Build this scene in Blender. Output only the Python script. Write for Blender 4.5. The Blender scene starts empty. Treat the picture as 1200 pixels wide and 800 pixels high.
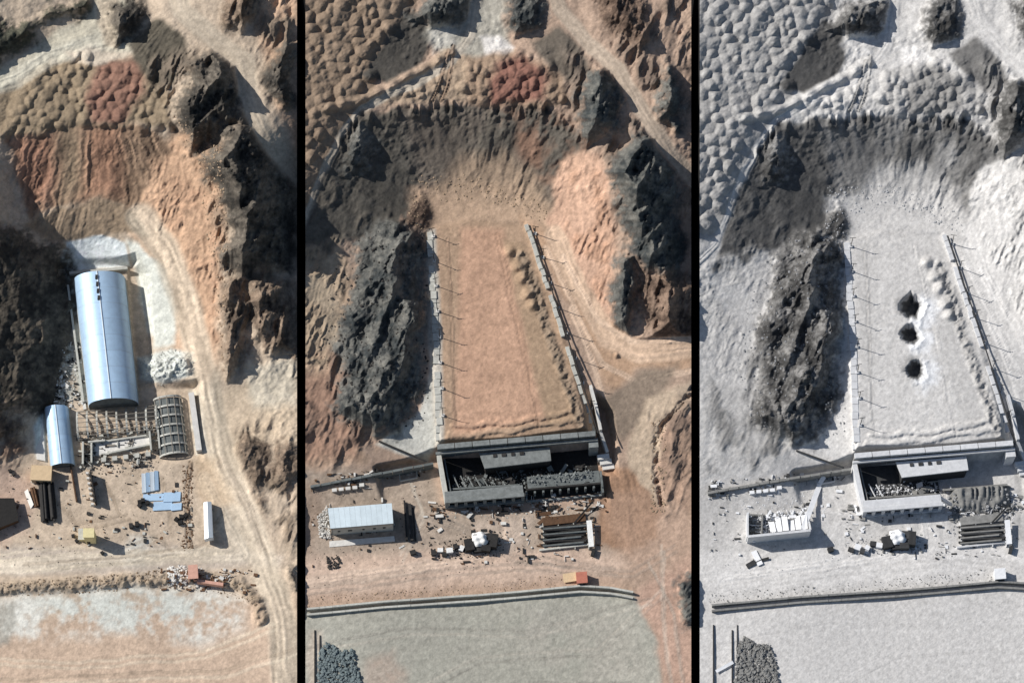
import bpy, math, random
import numpy as np
from math import radians, sin, cos, tan, pi, hypot, atan2

# ------------------------------------------------------------------ camera, sky, sun
SC = bpy.context.scene
COL = SC.collection
S = 0.25                       # metres per photo pixel at the look-at point
TH = radians(22); D = 900.0    # the satellite looks a little from the south
CT, ST = cos(TH), sin(TH)
cam = bpy.data.objects.new('camera', bpy.data.cameras.new('camera'))
COL.objects.link(cam); SC.camera = cam
cam.location = (0, -D * ST, D * CT)
cam.rotation_euler = (TH, 0, 0)
cam.data.lens = 36 * D / 300.0; cam.data.sensor_width = 36
cam.data.clip_start = 1; cam.data.clip_end = 20000

SUN_EL = radians(36)
SUN_AZ = atan2(0.36, -0.93)    # direction TOWARDS the sun, from +x, counter-clockwise
w = bpy.data.worlds.new('World'); SC.world = w; w.use_nodes = True
nt = w.node_tree
sky = nt.nodes.new('ShaderNodeTexSky'); sky.sky_type = 'NISHITA'; sky.sun_disc = False
sky.sun_elevation = SUN_EL; sky.sun_rotation = pi / 2 - SUN_AZ
bg = nt.nodes['Background']; nt.links.new(sky.outputs[0], bg.inputs[0]); bg.inputs[1].default_value = 0.07
sl = bpy.data.lights.new('sun', 'SUN'); sl.energy = 4.3; sl.angle = radians(0.6); sl.color = (1.0, 0.975, 0.945)
sun = bpy.data.objects.new('sun', sl); COL.objects.link(sun)
sun.location = (-200, 80, 250)
sun.rotation_euler = (pi / 2 - SUN_EL, 0, SUN_AZ + pi / 2)
vs = SC.view_settings; vs.view_transform = 'Standard'; vs.look = 'None'; vs.gamma = 1; vs.exposure = 0.15
SC.render.engine = 'CYCLES'

R = random.Random(7)

# ------------------------------------------------------------------ helpers: pixels, noise, masks
def unproj(px, py, z):
    b = (400 - py) * S
    dz = -D * CT + b * ST
    t = (z - D * CT) / dz
    return t * (px - 600) * S, -D * ST + t * (D * ST + b * CT), z

def lin(c):
    return np.array([(v / 255 / 12.92) if v <= 10 else ((v / 255 + 0.055) / 1.055) ** 2.4 for v in c])

_rng = np.random.RandomState(3)
_TAB = _rng.rand(257, 257); _TAB[256] = _TAB[0]; _TAB[:, 256] = _TAB[:, 0]
def vn(X, Y, seed=0):
    X = X + seed * 37.31; Y = Y + seed * 91.7
    fx = np.floor(X); fy = np.floor(Y)
    tx = X - fx; ty = Y - fy
    ix = fx.astype(np.int64) & 255; iy = fy.astype(np.int64) & 255
    tx = tx * tx * (3 - 2 * tx); ty = ty * ty * (3 - 2 * ty)
    a = _TAB[iy, ix]; b = _TAB[iy, ix + 1]; c = _TAB[iy + 1, ix]; d = _TAB[iy + 1, ix + 1]
    return (a + (b - a) * tx) * (1 - ty) + (c + (d - c) * tx) * ty
def fbm(X, Y, sc, octv=4, seed=0, gain=0.5):
    v = 0; a = 1; n = 0; X = X / sc; Y = Y / sc
    for i in range(octv):
        v = v + a * vn(X, Y, seed + i * 3); n += a; a *= gain; X, Y = X * 2.03 + Y * .3, Y * 2.03 - X * .3
    return v / n
def ridged(X, Y, sc, octv=4, seed=0):
    v = 0; a = 1; n = 0; X = X / sc; Y = Y / sc
    for i in range(octv):
        v = v + a * (1 - np.abs(2 * vn(X, Y, seed + i * 5) - 1)); n += a; a *= .43; X, Y = X * 2.1 + Y * .4, Y * 2.1 - X * .4
    return v / n
def cells(X, Y, sc, seed=0):
    """cellular noise: distance to the nearest and second feature point, a random tilt block height"""
    X = X / sc; Y = Y / sc; fx = np.floor(X).astype(np.int64); fy = np.floor(Y).astype(np.int64)
    d1 = np.full(X.shape, 9.); d2 = d1.copy(); h = np.zeros(X.shape)
    for j in (-1, 0, 1):
        for i in (-1, 0, 1):
            a = (fx + i + seed * 17) & 255; b = (fy + j + seed * 29) & 255
            ox = _TAB[b, a]; oy = _TAB[a, b]; hv = _TAB[(b + 91) & 255, (a + 53) & 255]
            ux = X - fx - i - ox; uy = Y - fy - j - oy
            d = np.hypot(ux, uy)
            hh = hv + (ox - .5) * ux * 1.4 + (oy - .5) * uy * 1.4
            n = d < d1
            d2 = np.where(n, d1, np.minimum(d2, d)); h = np.where(n, hh, h); d1 = np.where(n, d, d1)
    return d1, d2, h
def ss(x, a, b):
    t = np.clip((x - a) / (b - a), 0, 1); return t * t * (3 - 2 * t)

class Field:
    """height, albedo and class on a grid of photo pixels"""
    def __init__(f, X, Y, seed):
        f.X, f.Y = X, Y
        f.n1 = fbm(X, Y, 22, 4, seed) - .5; f.n2 = fbm(X, Y, 22, 4, seed + 50) - .5
        f.fine = fbm(X, Y, 5, 3, seed + 80) - .5
        f.H = np.zeros_like(X); f.C = np.zeros(X.shape + (3,)); f.K = np.zeros(X.shape, np.int16)
        f.wx = X + 14 * f.n1; f.wy = Y + 14 * f.n2; f.road = np.zeros_like(X)
    def box(f, pts, pad):
        xs = [p[0] for p in pts]; ys = [p[1] for p in pts]
        cx = f.X[0]; cy = f.Y[:, 0]
        i0, i1 = np.searchsorted(cx, [min(xs) - pad, max(xs) + pad]); j0, j1 = np.searchsorted(cy, [min(ys) - pad, max(ys) + pad])
        return slice(j0, j1), slice(i0, i1)
    def sd(f, pts, pad=25, warp=1.0):
        """signed distance (px), positive inside; returned with its window"""
        w_ = f.box(pts, pad + 14)
        X = f.X[w_] * (1 - warp) + f.wx[w_] * warp; Y = f.Y[w_] * (1 - warp) + f.wy[w_] * warp
        d = np.full(X.shape, 1e9); ins = np.zeros(X.shape, bool)
        n = len(pts)
        for i in range(n):
            x0, y0 = pts[i]; x1, y1 = pts[(i + 1) % n]
            ex, ey = x1 - x0, y1 - y0; L = ex * ex + ey * ey + 1e-9
            t = np.clip(((X - x0) * ex + (Y - y0) * ey) / L, 0, 1)
            d = np.minimum(d, (X - x0 - t * ex) ** 2 + (Y - y0 - t * ey) ** 2)
            if y0 != y1:
                cr = ((y0 > Y) != (y1 > Y)) & (X < (x1 - x0) * (Y - y0) / (y1 - y0) + x0)
                ins ^= cr
        d = np.sqrt(d)
        return np.where(ins, d, -d), w_
    def line(f, pts, pad=20, warp=0.4):
        """distance to a polyline, its signed side and the run along it"""
        w_ = f.box(pts, pad + 6)
        X = f.X[w_] * (1 - warp) + f.wx[w_] * warp; Y = f.Y[w_] * (1 - warp) + f.wy[w_] * warp
        d = np.full(X.shape, 1e9); sg = np.zeros(X.shape); run = np.zeros(X.shape); acc = 0
        for (x0, y0), (x1, y1) in zip(pts[:-1], pts[1:]):
            ex, ey = x1 - x0, y1 - y0; L = hypot(ex, ey)
            t = np.clip(((X - x0) * ex + (Y - y0) * ey) / (L * L), 0, 1)
            dd = np.hypot(X - x0 - t * ex, Y - y0 - t * ey)
            sgn = ((X - x0) * ey - (Y - y0) * ex) / L
            m = dd < d
            d = np.where(m, dd, d); sg = np.where(m, np.sign(sgn) * dd, sg); run = np.where(m, acc + t * L, run); acc += L
        return d, sg, run, w_
    def base(f, pts):
        P = np.array([(a, b) for a, b, _ in pts], float) / 100; h = np.array([q for *_, q in pts], float)
        n = len(P)
        def U(r2): return r2 * np.log(r2 + 1e-9)
        A = np.zeros((n + 3, n + 3)); A[:n, :n] = U(((P[:, None] - P[None]) ** 2).sum(-1)) + np.eye(n) * 0.02
        A[:n, n] = 1; A[:n, n + 1:] = P; A[n, :n] = 1; A[n + 1:, :n] = P.T
        sol = np.linalg.solve(A, np.r_[h, 0, 0, 0])
        gx = np.arange(f.X.min() - 8, f.X.max() + 16, 8.); gy = np.arange(f.Y.min() - 8, f.Y.max() + 16, 8.)
        GX, GY = np.meshgrid(gx / 100, gy / 100)
        Z = sol[n] + sol[n + 1] * GX + sol[n + 2] * GY
        for i in range(n): Z += sol[i] * U((GX - P[i, 0]) ** 2 + (GY - P[i, 1]) ** 2)
        u = (f.X - gx[0]) / 8; v = (f.Y - gy[0]) / 8
        iu = u.astype(int); iv = v.astype(int); u -= iu; v -= iv
        f.H = (Z[iv, iu] * (1 - u) + Z[iv, iu + 1] * u) * (1 - v) + (Z[iv + 1, iu] * (1 - u) + Z[iv + 1, iu + 1] * u) * v
    def paint(f, m, c, w_=None):
        c = lin(c)
        if w_ is None: f.C[:] = f.C * (1 - m[..., None]) + c * m[..., None]
        else: f.C[w_] = f.C[w_] * (1 - m[..., None]) + c * m[..., None]
    def zone(f, pts, c, soft=6, cls=None, blotch=0.0, warp=1.0, amt=1.0):
        d, w_ = f.sd(pts, warp=warp)
        m = ss(d, -soft, soft)
        if blotch: m = m * ss(f.n1[w_] + .5 * f.fine[w_], -blotch, blotch * .6)
        f.paint(m * amt, c, w_)
        if cls is not None: f.K[w_] = np.where(d > 0, cls, f.K[w_])
        return m, w_
    def level(f, pts, h, soft=5, warp=0.0):
        d, w_ = f.sd(pts, warp=warp); m = ss(d, -soft, soft)
        f.H[w_] = f.H[w_] * (1 - m) + h * m
    def rock(f, pts, A, tc, cols, cls, rough=.45, sc=16, strat=None):
        """a crag: climbs from its left edge to a crest at tc and drops to its right edge"""
        d, w_ = f.sd(pts, 34, .9)
        X0, Y0 = f.X[w_], f.Y[w_]
        d = d + 24 * (fbm(X0, Y0, 34, 2, cls) - .5) + 4 * f.fine[w_]
        Y = f.wy[w_] * .7 + Y0 * .3; X = f.wx[w_] * .7 + X0 * .3
        yy = np.arange(min(p[1] for p in pts), max(p[1] for p in pts) + 1.)
        xl = np.full(len(yy), 1e9); xr = np.full(len(yy), -1e9)
        for (x0, y0), (x1, y1) in zip(pts, pts[1:] + pts[:1]):
            if y0 == y1: continue
            k = (yy - y0) / (y1 - y0); ok = (k >= 0) & (k <= 1); xx = x0 + k * (x1 - x0)
            xl = np.where(ok, np.minimum(xl, xx), xl); xr = np.where(ok, np.maximum(xr, xx), xr)
        xl = np.minimum(xl, xr); Lx = np.interp(Y, yy, xl); Rr = np.interp(Y, yy, xr)
        t = np.clip((X - Lx + 6) / np.maximum(Rr - Lx + 12, 12), 0, 1)
        tcv = np.clip(tc + 1.1 * (fbm(X0, Y0, 34, 3, cls + 7) - .5), .08, .92)
        g = np.where(t < tcv, (t / tcv) ** 1.1, ((1 - t) / (1 - tcv)) ** 1.0)
        rd = 1 - f.road[w_]; e = ss(d, -9, 18) * rd; lee = ss(t - tcv, 0, .35)
        wv = 6 * f.n1[w_]
        if strat:
            ca, sa = cos(strat), sin(strat)
            r = ridged((X0 * ca + Y0 * sa) * 2.0 + wv, (-X0 * sa + Y0 * ca) * .45, sc, 4, 11)
            d1, d2, bh = cells((X0 * ca + Y0 * sa) * 1.6 + wv, (-X0 * sa + Y0 * ca) * .6, 11, cls)
        else:
            ca, sa = cos(.35), sin(.35); xs_, ys_ = X0 * ca + Y0 * sa, -X0 * sa + Y0 * ca
            r = ridged(xs_ * 1.35 + wv, ys_ * .6 + wv, sc * 1.6, 5, 11)
            d1, d2, bh = cells(xs_ * 1.2 + wv + 5 * f.fine[w_], ys_ * .6 - wv, 15, cls)
        d1, d2, b2 = cells(X0 + 4 * f.fine[w_], Y0, 5.5, cls + 3)
        big = fbm(X0, Y0, 40, 2, cls + 20)
        f.H[w_] += A * e * (g * (.55 + .5 * r + .35 * big) + rough * ((r - .55) * 1.0 + (bh - .5) * .25 + (b2 - .5) * .08) * (.35 + .8 * g) * (1 - .3 * lee) + .13 * (ridged(X0 + wv, Y0 * .8 - wv, 8, 3, cls + 31) - .55))
        m = ss(d + 16 * f.fine[w_] + 5 * (b2 - .5), -9, 9) * rd
        q = np.clip(.45 + 1.6 * f.n2[w_] + 1.1 * f.fine[w_] + .5 * (b2 - .5), 0, 1)[..., None]
        c = lin(cols[0]) * (1 - q) + lin(cols[1]) * q
        f.C[w_] = f.C[w_] * (1 - m[..., None]) + c * m[..., None]
        f.K[w_] = np.where((d > 0) & (rd > .5), cls, f.K[w_])
    def craggy(f, pts, amp, c, seed=60, soft=14, sc=18):
        """broken rocky ground: ribs of brown rock among the soil"""
        d, w_ = f.sd(pts, 30); X0, Y0 = f.X[w_], f.Y[w_]; wv = 8 * f.n1[w_]
        m = ss(d, -soft, soft) * (1 - f.road[w_])
        r = ridged((X0 * .95 + Y0 * .3) * 1.3 + wv, (Y0 * .95 - X0 * .3) * .6 + wv, sc, 5, seed); p = ss(fbm(X0, Y0, 30, 3, seed + 4), .38, .62)
        f.H[w_] += amp * (r - .55) * m * (.35 + p)
        f.paint(m * p * np.clip(.55 + 2.2 * (r - .5) + 1.2 * f.fine[w_], 0, 1), c, w_)
    def streaks(f, pts, cx, cy, k, amp, camp, soft=8, seed=5):
        """runnels that fan from (cx, cy)"""
        d, w_ = f.sd(pts); m = ss(d, -soft, soft)
        a = np.arctan2(f.X[w_] - cx, f.Y[w_] - cy); r = np.hypot(f.X[w_] - cx, f.Y[w_] - cy)
        a = a + .05 * f.n1[w_] + .02 * f.fine[w_]
        n = fbm(a * k, r / 55, 1., 4, seed) - .5
        n = n * (.4 + 1.2 * vn(a * k * .22, r / 70, seed + 4)) + .35 * (vn(a * k * .25, r / 160, seed + 9) - .5)
        f.H[w_] += n * amp * m
        f.C[w_] *= (1 + camp * n * m)[..., None]
    def track(f, pts, width, c=None, amt=.5, ruts=0, cls=None, depth=.25):
        d, sg, run, w_ = f.line(pts, width + 12)
        m = ss(-d, -width, -width * .55)
        if c is not None: f.paint(m * amt, c, w_)
        if ruts:
            q = vn(sg / (width * .16) + 20, run / 60, 3) - .5
            f.C[w_] *= (1 + ruts * q * m)[..., None]; f.H[w_] += depth * q * m
        if cls is not None:
            f.K[w_] = np.where(d < width * .75, cls, f.K[w_]); f.road[w_] = np.maximum(f.road[w_], ss(-d, -width * 1.15, -width * .6))

# ------------------------------------------------------------------ ground of the first strip (colour, open hall)
CL_GROUND, CL_ROAD, CL_SLOPE, CL_TERR, CL_YARD, CL_BERM = range(6)
def finish(f, sat=.82, hue=None):
    g = (f.C @ np.array([.3, .55, .15]))[..., None]; f.C[:] = (g + (f.C - g) * sat) * (np.array(hue) if hue else 1)
    lim = 1.5 * S * STEP; lx = 1.9 * S * STEP
    for i in range(1, f.H.shape[1]): np.minimum(f.H[:, i], f.H[:, i - 1] + lx, out=f.H[:, i])
    for i in range(f.H.shape[1] - 2, -1, -1): np.minimum(f.H[:, i], f.H[:, i + 1] + lx, out=f.H[:, i])
    for i in range(1, f.H.shape[0]): np.minimum(f.H[i], f.H[i - 1] + 3 * lx, out=f.H[i])
    for i in range(f.H.shape[0] - 2, -1, -1):
        np.minimum(f.H[i], f.H[i + 1] + lim, out=f.H[i])
    rg = np.random.RandomState(9)
    f.C *= (1 + .15 * (rg.rand(*f.H.shape) - .5))[..., None]; f.H += .03 * (rg.rand(*f.H.shape) - .5)
    np.clip(f.C, 0.004, .9, out=f.C)

STEP = 1.25
def grid(x0, x1, y0=-60, y1=862):
    xs = np.arange(x0, x1 + .01, (x1 - x0) / round((x1 - x0) / STEP)); ys = np.arange(y0, y1, STEP)
    return np.meshgrid(xs, ys)

RK1 = ((52, 48, 44), (112, 100, 88)); RB1 = ((84, 68, 56), (146, 120, 98))
RK2 = ((56, 61, 62), (112, 110, 103)); RB2 = ((86, 68, 56), (142, 116, 96))
def strip_one():
    X, Y = grid(-60, 348)
    f = Field(X, Y, 1)
    f.base([(-60, 860, 0), (100, 860, 0), (348, 860, 0), (-60, 720, 0), (150, 720, 0), (300, 720, .3), (348, 690, 2),
            (-60, 600, .6), (60, 600, .5), (150, 600, .5), (240, 600, .7), (300, 640, .4), (348, 600, 4), (320, 540, 4),
            (-60, 540, 6), (0, 540, 2.5), (40, 530, .8), (120, 530, .5), (235, 500, 2.5), (280, 470, 4), (348, 460, 6),
            (-60, 430, 16), (-20, 440, 12), (20, 440, 9), (60, 450, 2), (-60, 330, 22), (-15, 330, 15), (35, 330, 9), (62, 335, 3), (80, 340, .3), (-60, 230, 30), (-20, 230, 24), (5, 225, 17),
            (120, 400, 0), (180, 400, 2), (220, 400, 6), (260, 420, 8), (348, 390, 7), (110, 284, 5), (165, 300, 6), (190, 310, 8), (240, 320, 11),
            (348, 320, 7), (60, 262, 9.5), (120, 252, 10), (160, 262, 10), (200, 230, 14), (240, 230, 17), (40, 200, 15), (100, 200, 15), (160, 200, 15.5), (200, 180, 18),
            (10, 150, 21), (60, 152, 21), (130, 150, 21.5), (190, 145, 22), (-50, 150, 26), (20, 110, 23), (100, 90, 23), (180, 90, 25), (40, 55, 24), (-40, 90, 25), (130, 40, 25), (150, -40, 27),
            (40, 0, 29), (-50, -40, 33), (220, -20, 31), (210, 20, 29), (265, 65, 27.5), (290, 100, 27), (310, 150, 26), (345, 190, 17), (325, 20, 30), (348, -50, 30), (348, 100, 25),
            (240, 120, 25), (260, 190, 22), (305, 230, 21), (345, 250, 9)])
    f.C[:] = lin((199, 172, 146))
    f.zone([(-70, 735), (360, 690), (360, 870), (-70, 870)], (207, 172, 144), 14)
    f.zone([(-70, 530), (230, 525), (235, 640), (-70, 650)], (200, 173, 147), 10, CL_YARD)
    f.zone([(0, 545), (40, 560), (30, 620), (0, 640), (-40, 600)], (198, 158, 136), 10, amt=.7)
    f.zone([(-40, 705), (100, 690), (240, 686), (285, 700), (286, 735), (235, 755), (150, 738), (60, 752), (-40, 745)], (216, 212, 204), 12, blotch=.32, amt=.85)
    f.zone([(40, 700), (200, 690), (250, 715), (200, 745), (90, 730)], (190, 192, 184), 14, blotch=.2, amt=.55)
    f.zone([(-60, 720), (18, 706), (22, 730), (5, 755), (-60, 765)], (172, 164, 152), 4, amt=.8)
    f.zone([(0, 640), (200, 640), (330, 650), (330, 662), (140, 672), (0, 672)], (197, 176, 158), 6, CL_ROAD)
    f.zone([(150, 628), (180, 625), (165, 660), (148, 662)], (212, 206, 196), 6, amt=.7)
    # slope, cut and the tan flank
    f.zone([(205, 150), (262, 170), (262, 300), (255, 420), (240, 460), (205, 400), (190, 330), (150, 270), (150, 235), (170, 215)], (212, 163, 124), 8)
    f.zone([(230, 470), (348, 420), (348, 520), (290, 520), (270, 560), (225, 540)], (204, 176, 146), 10)
    f.zone([(285, 430), (348, 415), (348, 470), (300, 478)], (206, 190, 168), 8, amt=.8)
    f.zone([(290, -60), (360, -60), (360, 200), (330, 140), (305, 60), (290, 20)], (203, 160, 126), 8)
    f.zone([(8, 152), (50, 150), (110, 140), (185, 150), (205, 175), (165, 232), (155, 250), (118, 232), (60, 245), (40, 258), (18, 212)], (156, 122, 94), 5, CL_SLOPE)
    f.zone([(10, 155), (62, 155), (70, 200), (60, 238), (35, 240), (16, 200)], (172, 116, 88), 16, amt=.75)
    f.zone([(60, 150), (95, 150), (97, 220), (75, 235)], (152, 128, 100), 14, amt=.6)
    f.zone([(100, 150), (145, 142), (140, 228), (100, 235)], (178, 122, 90), 16, amt=.7)
    f.zone([(28, 262), (70, 245), (118, 232), (158, 248), (178, 275), (120, 276), (60, 284)], (160, 132, 104), 4)
    f.streaks([(8, 150), (110, 140), (190, 150), (205, 175), (160, 250), (118, 236), (40, 262), (14, 212)], 105, -120, 70, .9, .9)
    f.streaks([(28, 262), (118, 236), (178, 272), (120, 274), (60, 284)], 120, 120, 50, .5, .4)
    f.streaks([(205, 160), (262, 180), (262, 300), (240, 420), (190, 320), (160, 250)], 190, -60, 60, .7, .35)
    # terrace of heaps and the pale road that leads to it
    f.zone([(-60, 100), (30, 75), (60, 70), (165, 72), (200, 110), (202, 148), (110, 146), (60, 154), (-60, 170)], (150, 126, 98), 6, CL_TERR)
    f.zone([(118, 68), (165, 72), (170, 108), (142, 142), (105, 142), (104, 110)], (146, 102, 82), 7)
    f.zone([(-70, 148), (-70, 100), (0, 82), (60, 40), (108, 12), (120, -70), (165, -70), (150, 30), (158, 62), (120, 72), (60, 70), (20, 96)], (206, 192, 168), 5, CL_ROAD)
    f.track([(-50, 118), (20, 92), (60, 66), (130, 45)], 14, (206, 196, 178), .5, .25)
    f.zone([(75, 60), (100, 55), (155, 62), (120, 74), (85, 72)], (205, 180, 160), 5, amt=.6)
    f.track([(195, -60), (215, 15), (255, 50), (285, 72), (292, 110), (312, 160), (350, 205)], 15, (196, 174, 150), .95, .12, CL_ROAD)
    f.zone([(150, 45), (185, 22), (214, 45), (224, 72), (200, 100), (178, 100), (158, 72)], (98, 88, 74), 5)
    f.streaks([(150, 45), (185, 22), (214, 45), (224, 72), (200, 100), (178, 100)], 230, -20, 40, .5, .5)
    f.zone([(112, 0), (130, -20), (140, 20), (136, 55), (120, 52), (116, 25)], (196, 172, 146), 4, amt=.8)
    # pale shotcrete cuttings round the hall
    f.level([(70, 310), (160, 305), (182, 450), (232, 450), (234, 536), (50, 545), (48, 478), (84, 462)], .3, 7)
    f.level([(150, 312), (166, 318), (178, 400), (180, 452), (160, 455)], -.6, 3)
    f.zone([(78, 284), (118, 275), (146, 284), (152, 312), (78, 318)], (232, 235, 236), 2, warp=.3)
    f.zone([(146, 282), (166, 288), (194, 320), (206, 362), (204, 402), (180, 410), (170, 360), (154, 308)], (214, 211, 200), 4)
    d, w_ = f.sd([(160, 420), (200, 408), (228, 416), (226, 440), (190, 452), (164, 448)]); f.H[w_] += ss(d, 0, 12) * (1.6 + 3 * f.fine[w_])
    f.zone([(160, 420), (200, 408), (228, 416), (226, 440), (190, 452), (164, 448)], (208, 207, 200), 3)
    f.zone([(72, 296), (90, 286), (88, 330), (106, 470), (94, 474), (78, 400)], (196, 195, 188), 3)
    f.zone([(74, 418), (92, 405), (96, 466), (62, 476), (70, 446)], (176, 170, 160), 4, blotch=.4)
    f.zone([(222, 458), (236, 458), (245, 528), (228, 532)], (196, 190, 178), 3)
    f.zone([(40, 500), (52, 478), (54, 540), (42, 536)], (206, 206, 200), 3, warp=.3)
    # wheel tracks down the right flank
    f.track([(165, 255), (195, 295), (215, 350), (232, 410), (245, 470), (258, 530), (285, 600), (305, 650), (330, 720), (340, 860)], 22, (210, 188, 162), .75, .75, CL_ROAD)
    f.track([(262, 540), (290, 590), (306, 640)], 7, (160, 138, 120), .35, .3)
    f.track([(240, 560), (262, 610), (285, 650), (230, 650), (120, 656), (-60, 668)], 11, (214, 194, 170), .7, .35)
    f.zone([(222, 540), (255, 535), (280, 590), (240, 600)], (206, 166, 122), 8, amt=.5)
    rr = random.Random(5)
    for pts in ([(0, 650), (90, 640), (180, 648), (260, 640)], [(30, 660), (150, 652), (235, 640), (262, 600)], [(120, 560), (140, 600), (200, 640)], [(140, 545), (190, 560), (200, 620), (150, 640)], [(-60, 770), (90, 775), (230, 765), (320, 730)], [(-60, 800), (120, 790), (260, 785), (345, 760)], [(20, 830), (180, 815), (330, 820)], [(60, 575), (90, 615), (150, 602)]):
        for o_ in (0, 7): f.track([(x + o_ * .4, y + o_) for x, y in pts], 2.6, rr.choice([(160, 136, 112), (222, 200, 172)]), .38, .3, None, .1)
    # berm
    d, sg, run, w_ = f.line([(-60, 690), (60, 686), (140, 680), (230, 674), (280, 682), (302, 705), (305, 725)], 16)
    m = ss(-d, -11, -2); f.H[w_] += m * (1.3 + 1.6 * f.fine[w_]); f.paint(m * .8 * np.clip(.8 + 1.6 * f.fine[w_], 0, 1), (150, 126, 100), w_); f.K[w_] = np.where(d < 8, CL_BERM, f.K[w_])
    f.track([(222, 542), (219, 590), (222, 640)], 4, (138, 112, 88), .7, .4, None, .8)
    # crags
    f.craggy([(170, 75), (215, 60), (300, 60), (312, 140), (350, 210), (350, 440), (300, 440), (250, 430), (262, 320), (240, 215), (205, 165)], 5, (122, 104, 88), 60)
    f.craggy([(180, 190), (240, 180), (262, 250), (258, 400), (235, 440), (205, 390), (190, 300)], .9, (188, 142, 108), 71, 10, 8)
    f.craggy([(285, -60), (350, -60), (350, 130), (320, 130), (298, 60)], 3.5, (128, 108, 90), 63)
    f.craggy([(-60, 480), (40, 470), (50, 520), (20, 545), (-60, 560)], 2.5, (128, 100, 82), 66)
    f.craggy([(265, 500), (350, 490), (350, 650), (335, 640), (320, 600), (290, 600)], 2.5, (134, 112, 92), 68)
    f.rock([(-60, 16), (15, 27), (45, 20), (60, 6), (112, -14), (108, 8), (92, 18), (56, 22), (46, 44), (25, 60), (0, 82), (-60, 100)], 4, .45, ((52, 50, 42), (98, 94, 76)), 10)
    f.rock([(128, 6), (150, -6), (170, 3), (177, 16), (150, 40), (136, 44), (130, 30)], 6.5, .2, RK1, 11)
    f.rock([(203, 118), (222, 74), (250, 56), (276, 66), (289, 92), (286, 142), (256, 160), (228, 172), (210, 146)], 10, .14, RK1, 12)
    f.rock([(236, 184), (268, 150), (300, 143), (322, 156), (340, 196), (344, 326), (322, 312), (285, 322), (262, 302), (262, 250), (246, 216)], 11, .18, RK1, 13)
    f.rock([(260, 330), (286, 326), (292, 352), (290, 404), (268, 442), (258, 410)], 7, .15, RB1, 14, strat=.15)
    f.rock([(292, 330), (346, 322), (346, 416), (316, 418), (294, 402)], 5.5, .3, RB1, 15, strat=.2)
    f.rock([(322, 60), (336, 48), (346, 92), (346, 120), (336, 128), (318, 108), (310, 92)], 6, .2, RK1, 16)
    f.rock([(258, 6), (290, -18), (302, -12), (300, 26), (284, 40), (264, 28)], 6, .35, RB1, 17, strat=.25)
    f.rock([(-60, 262), (20, 268), (70, 284), (82, 306), (86, 372), (76, 436), (62, 468), (36, 482), (-60, 500)], 2.5, .6, ((58, 52, 46), (102, 90, 76)), 18, .3)
    f.rock([(276, 526), (292, 508), (306, 514), (318, 530), (312, 546), (316, 598), (302, 598), (288, 566)], 3.5, .2, RB1, 19)
    f.rock([(316, 528), (340, 516), (352, 530), (352, 556), (322, 566)], 3, .4, RB1, 20)
    f.rock([(338, 668), (352, 652), (352, 722), (343, 722)], 5, .12, RK1, 21)
    f.rock([(-60, 478), (30, 480), (46, 500), (30, 520), (-60, 536)], 2.5, .5, RB1, 22)
    f.H += (.45 * f.fine * ss(fbm(f.X, f.Y, 45, 2, 93), .4, .7) * ss(f.H, .3, 5) + 1.4 * f.n1 * ss(f.H, 2.5, 8)) * (1 - .85 * f.road) + .08 * f.fine
    f.C *= (1 + .32 * f.n1 + .40 * f.fine)[..., None]
    finish(f, .76, (.98, 1.005, .965)); return f

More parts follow.
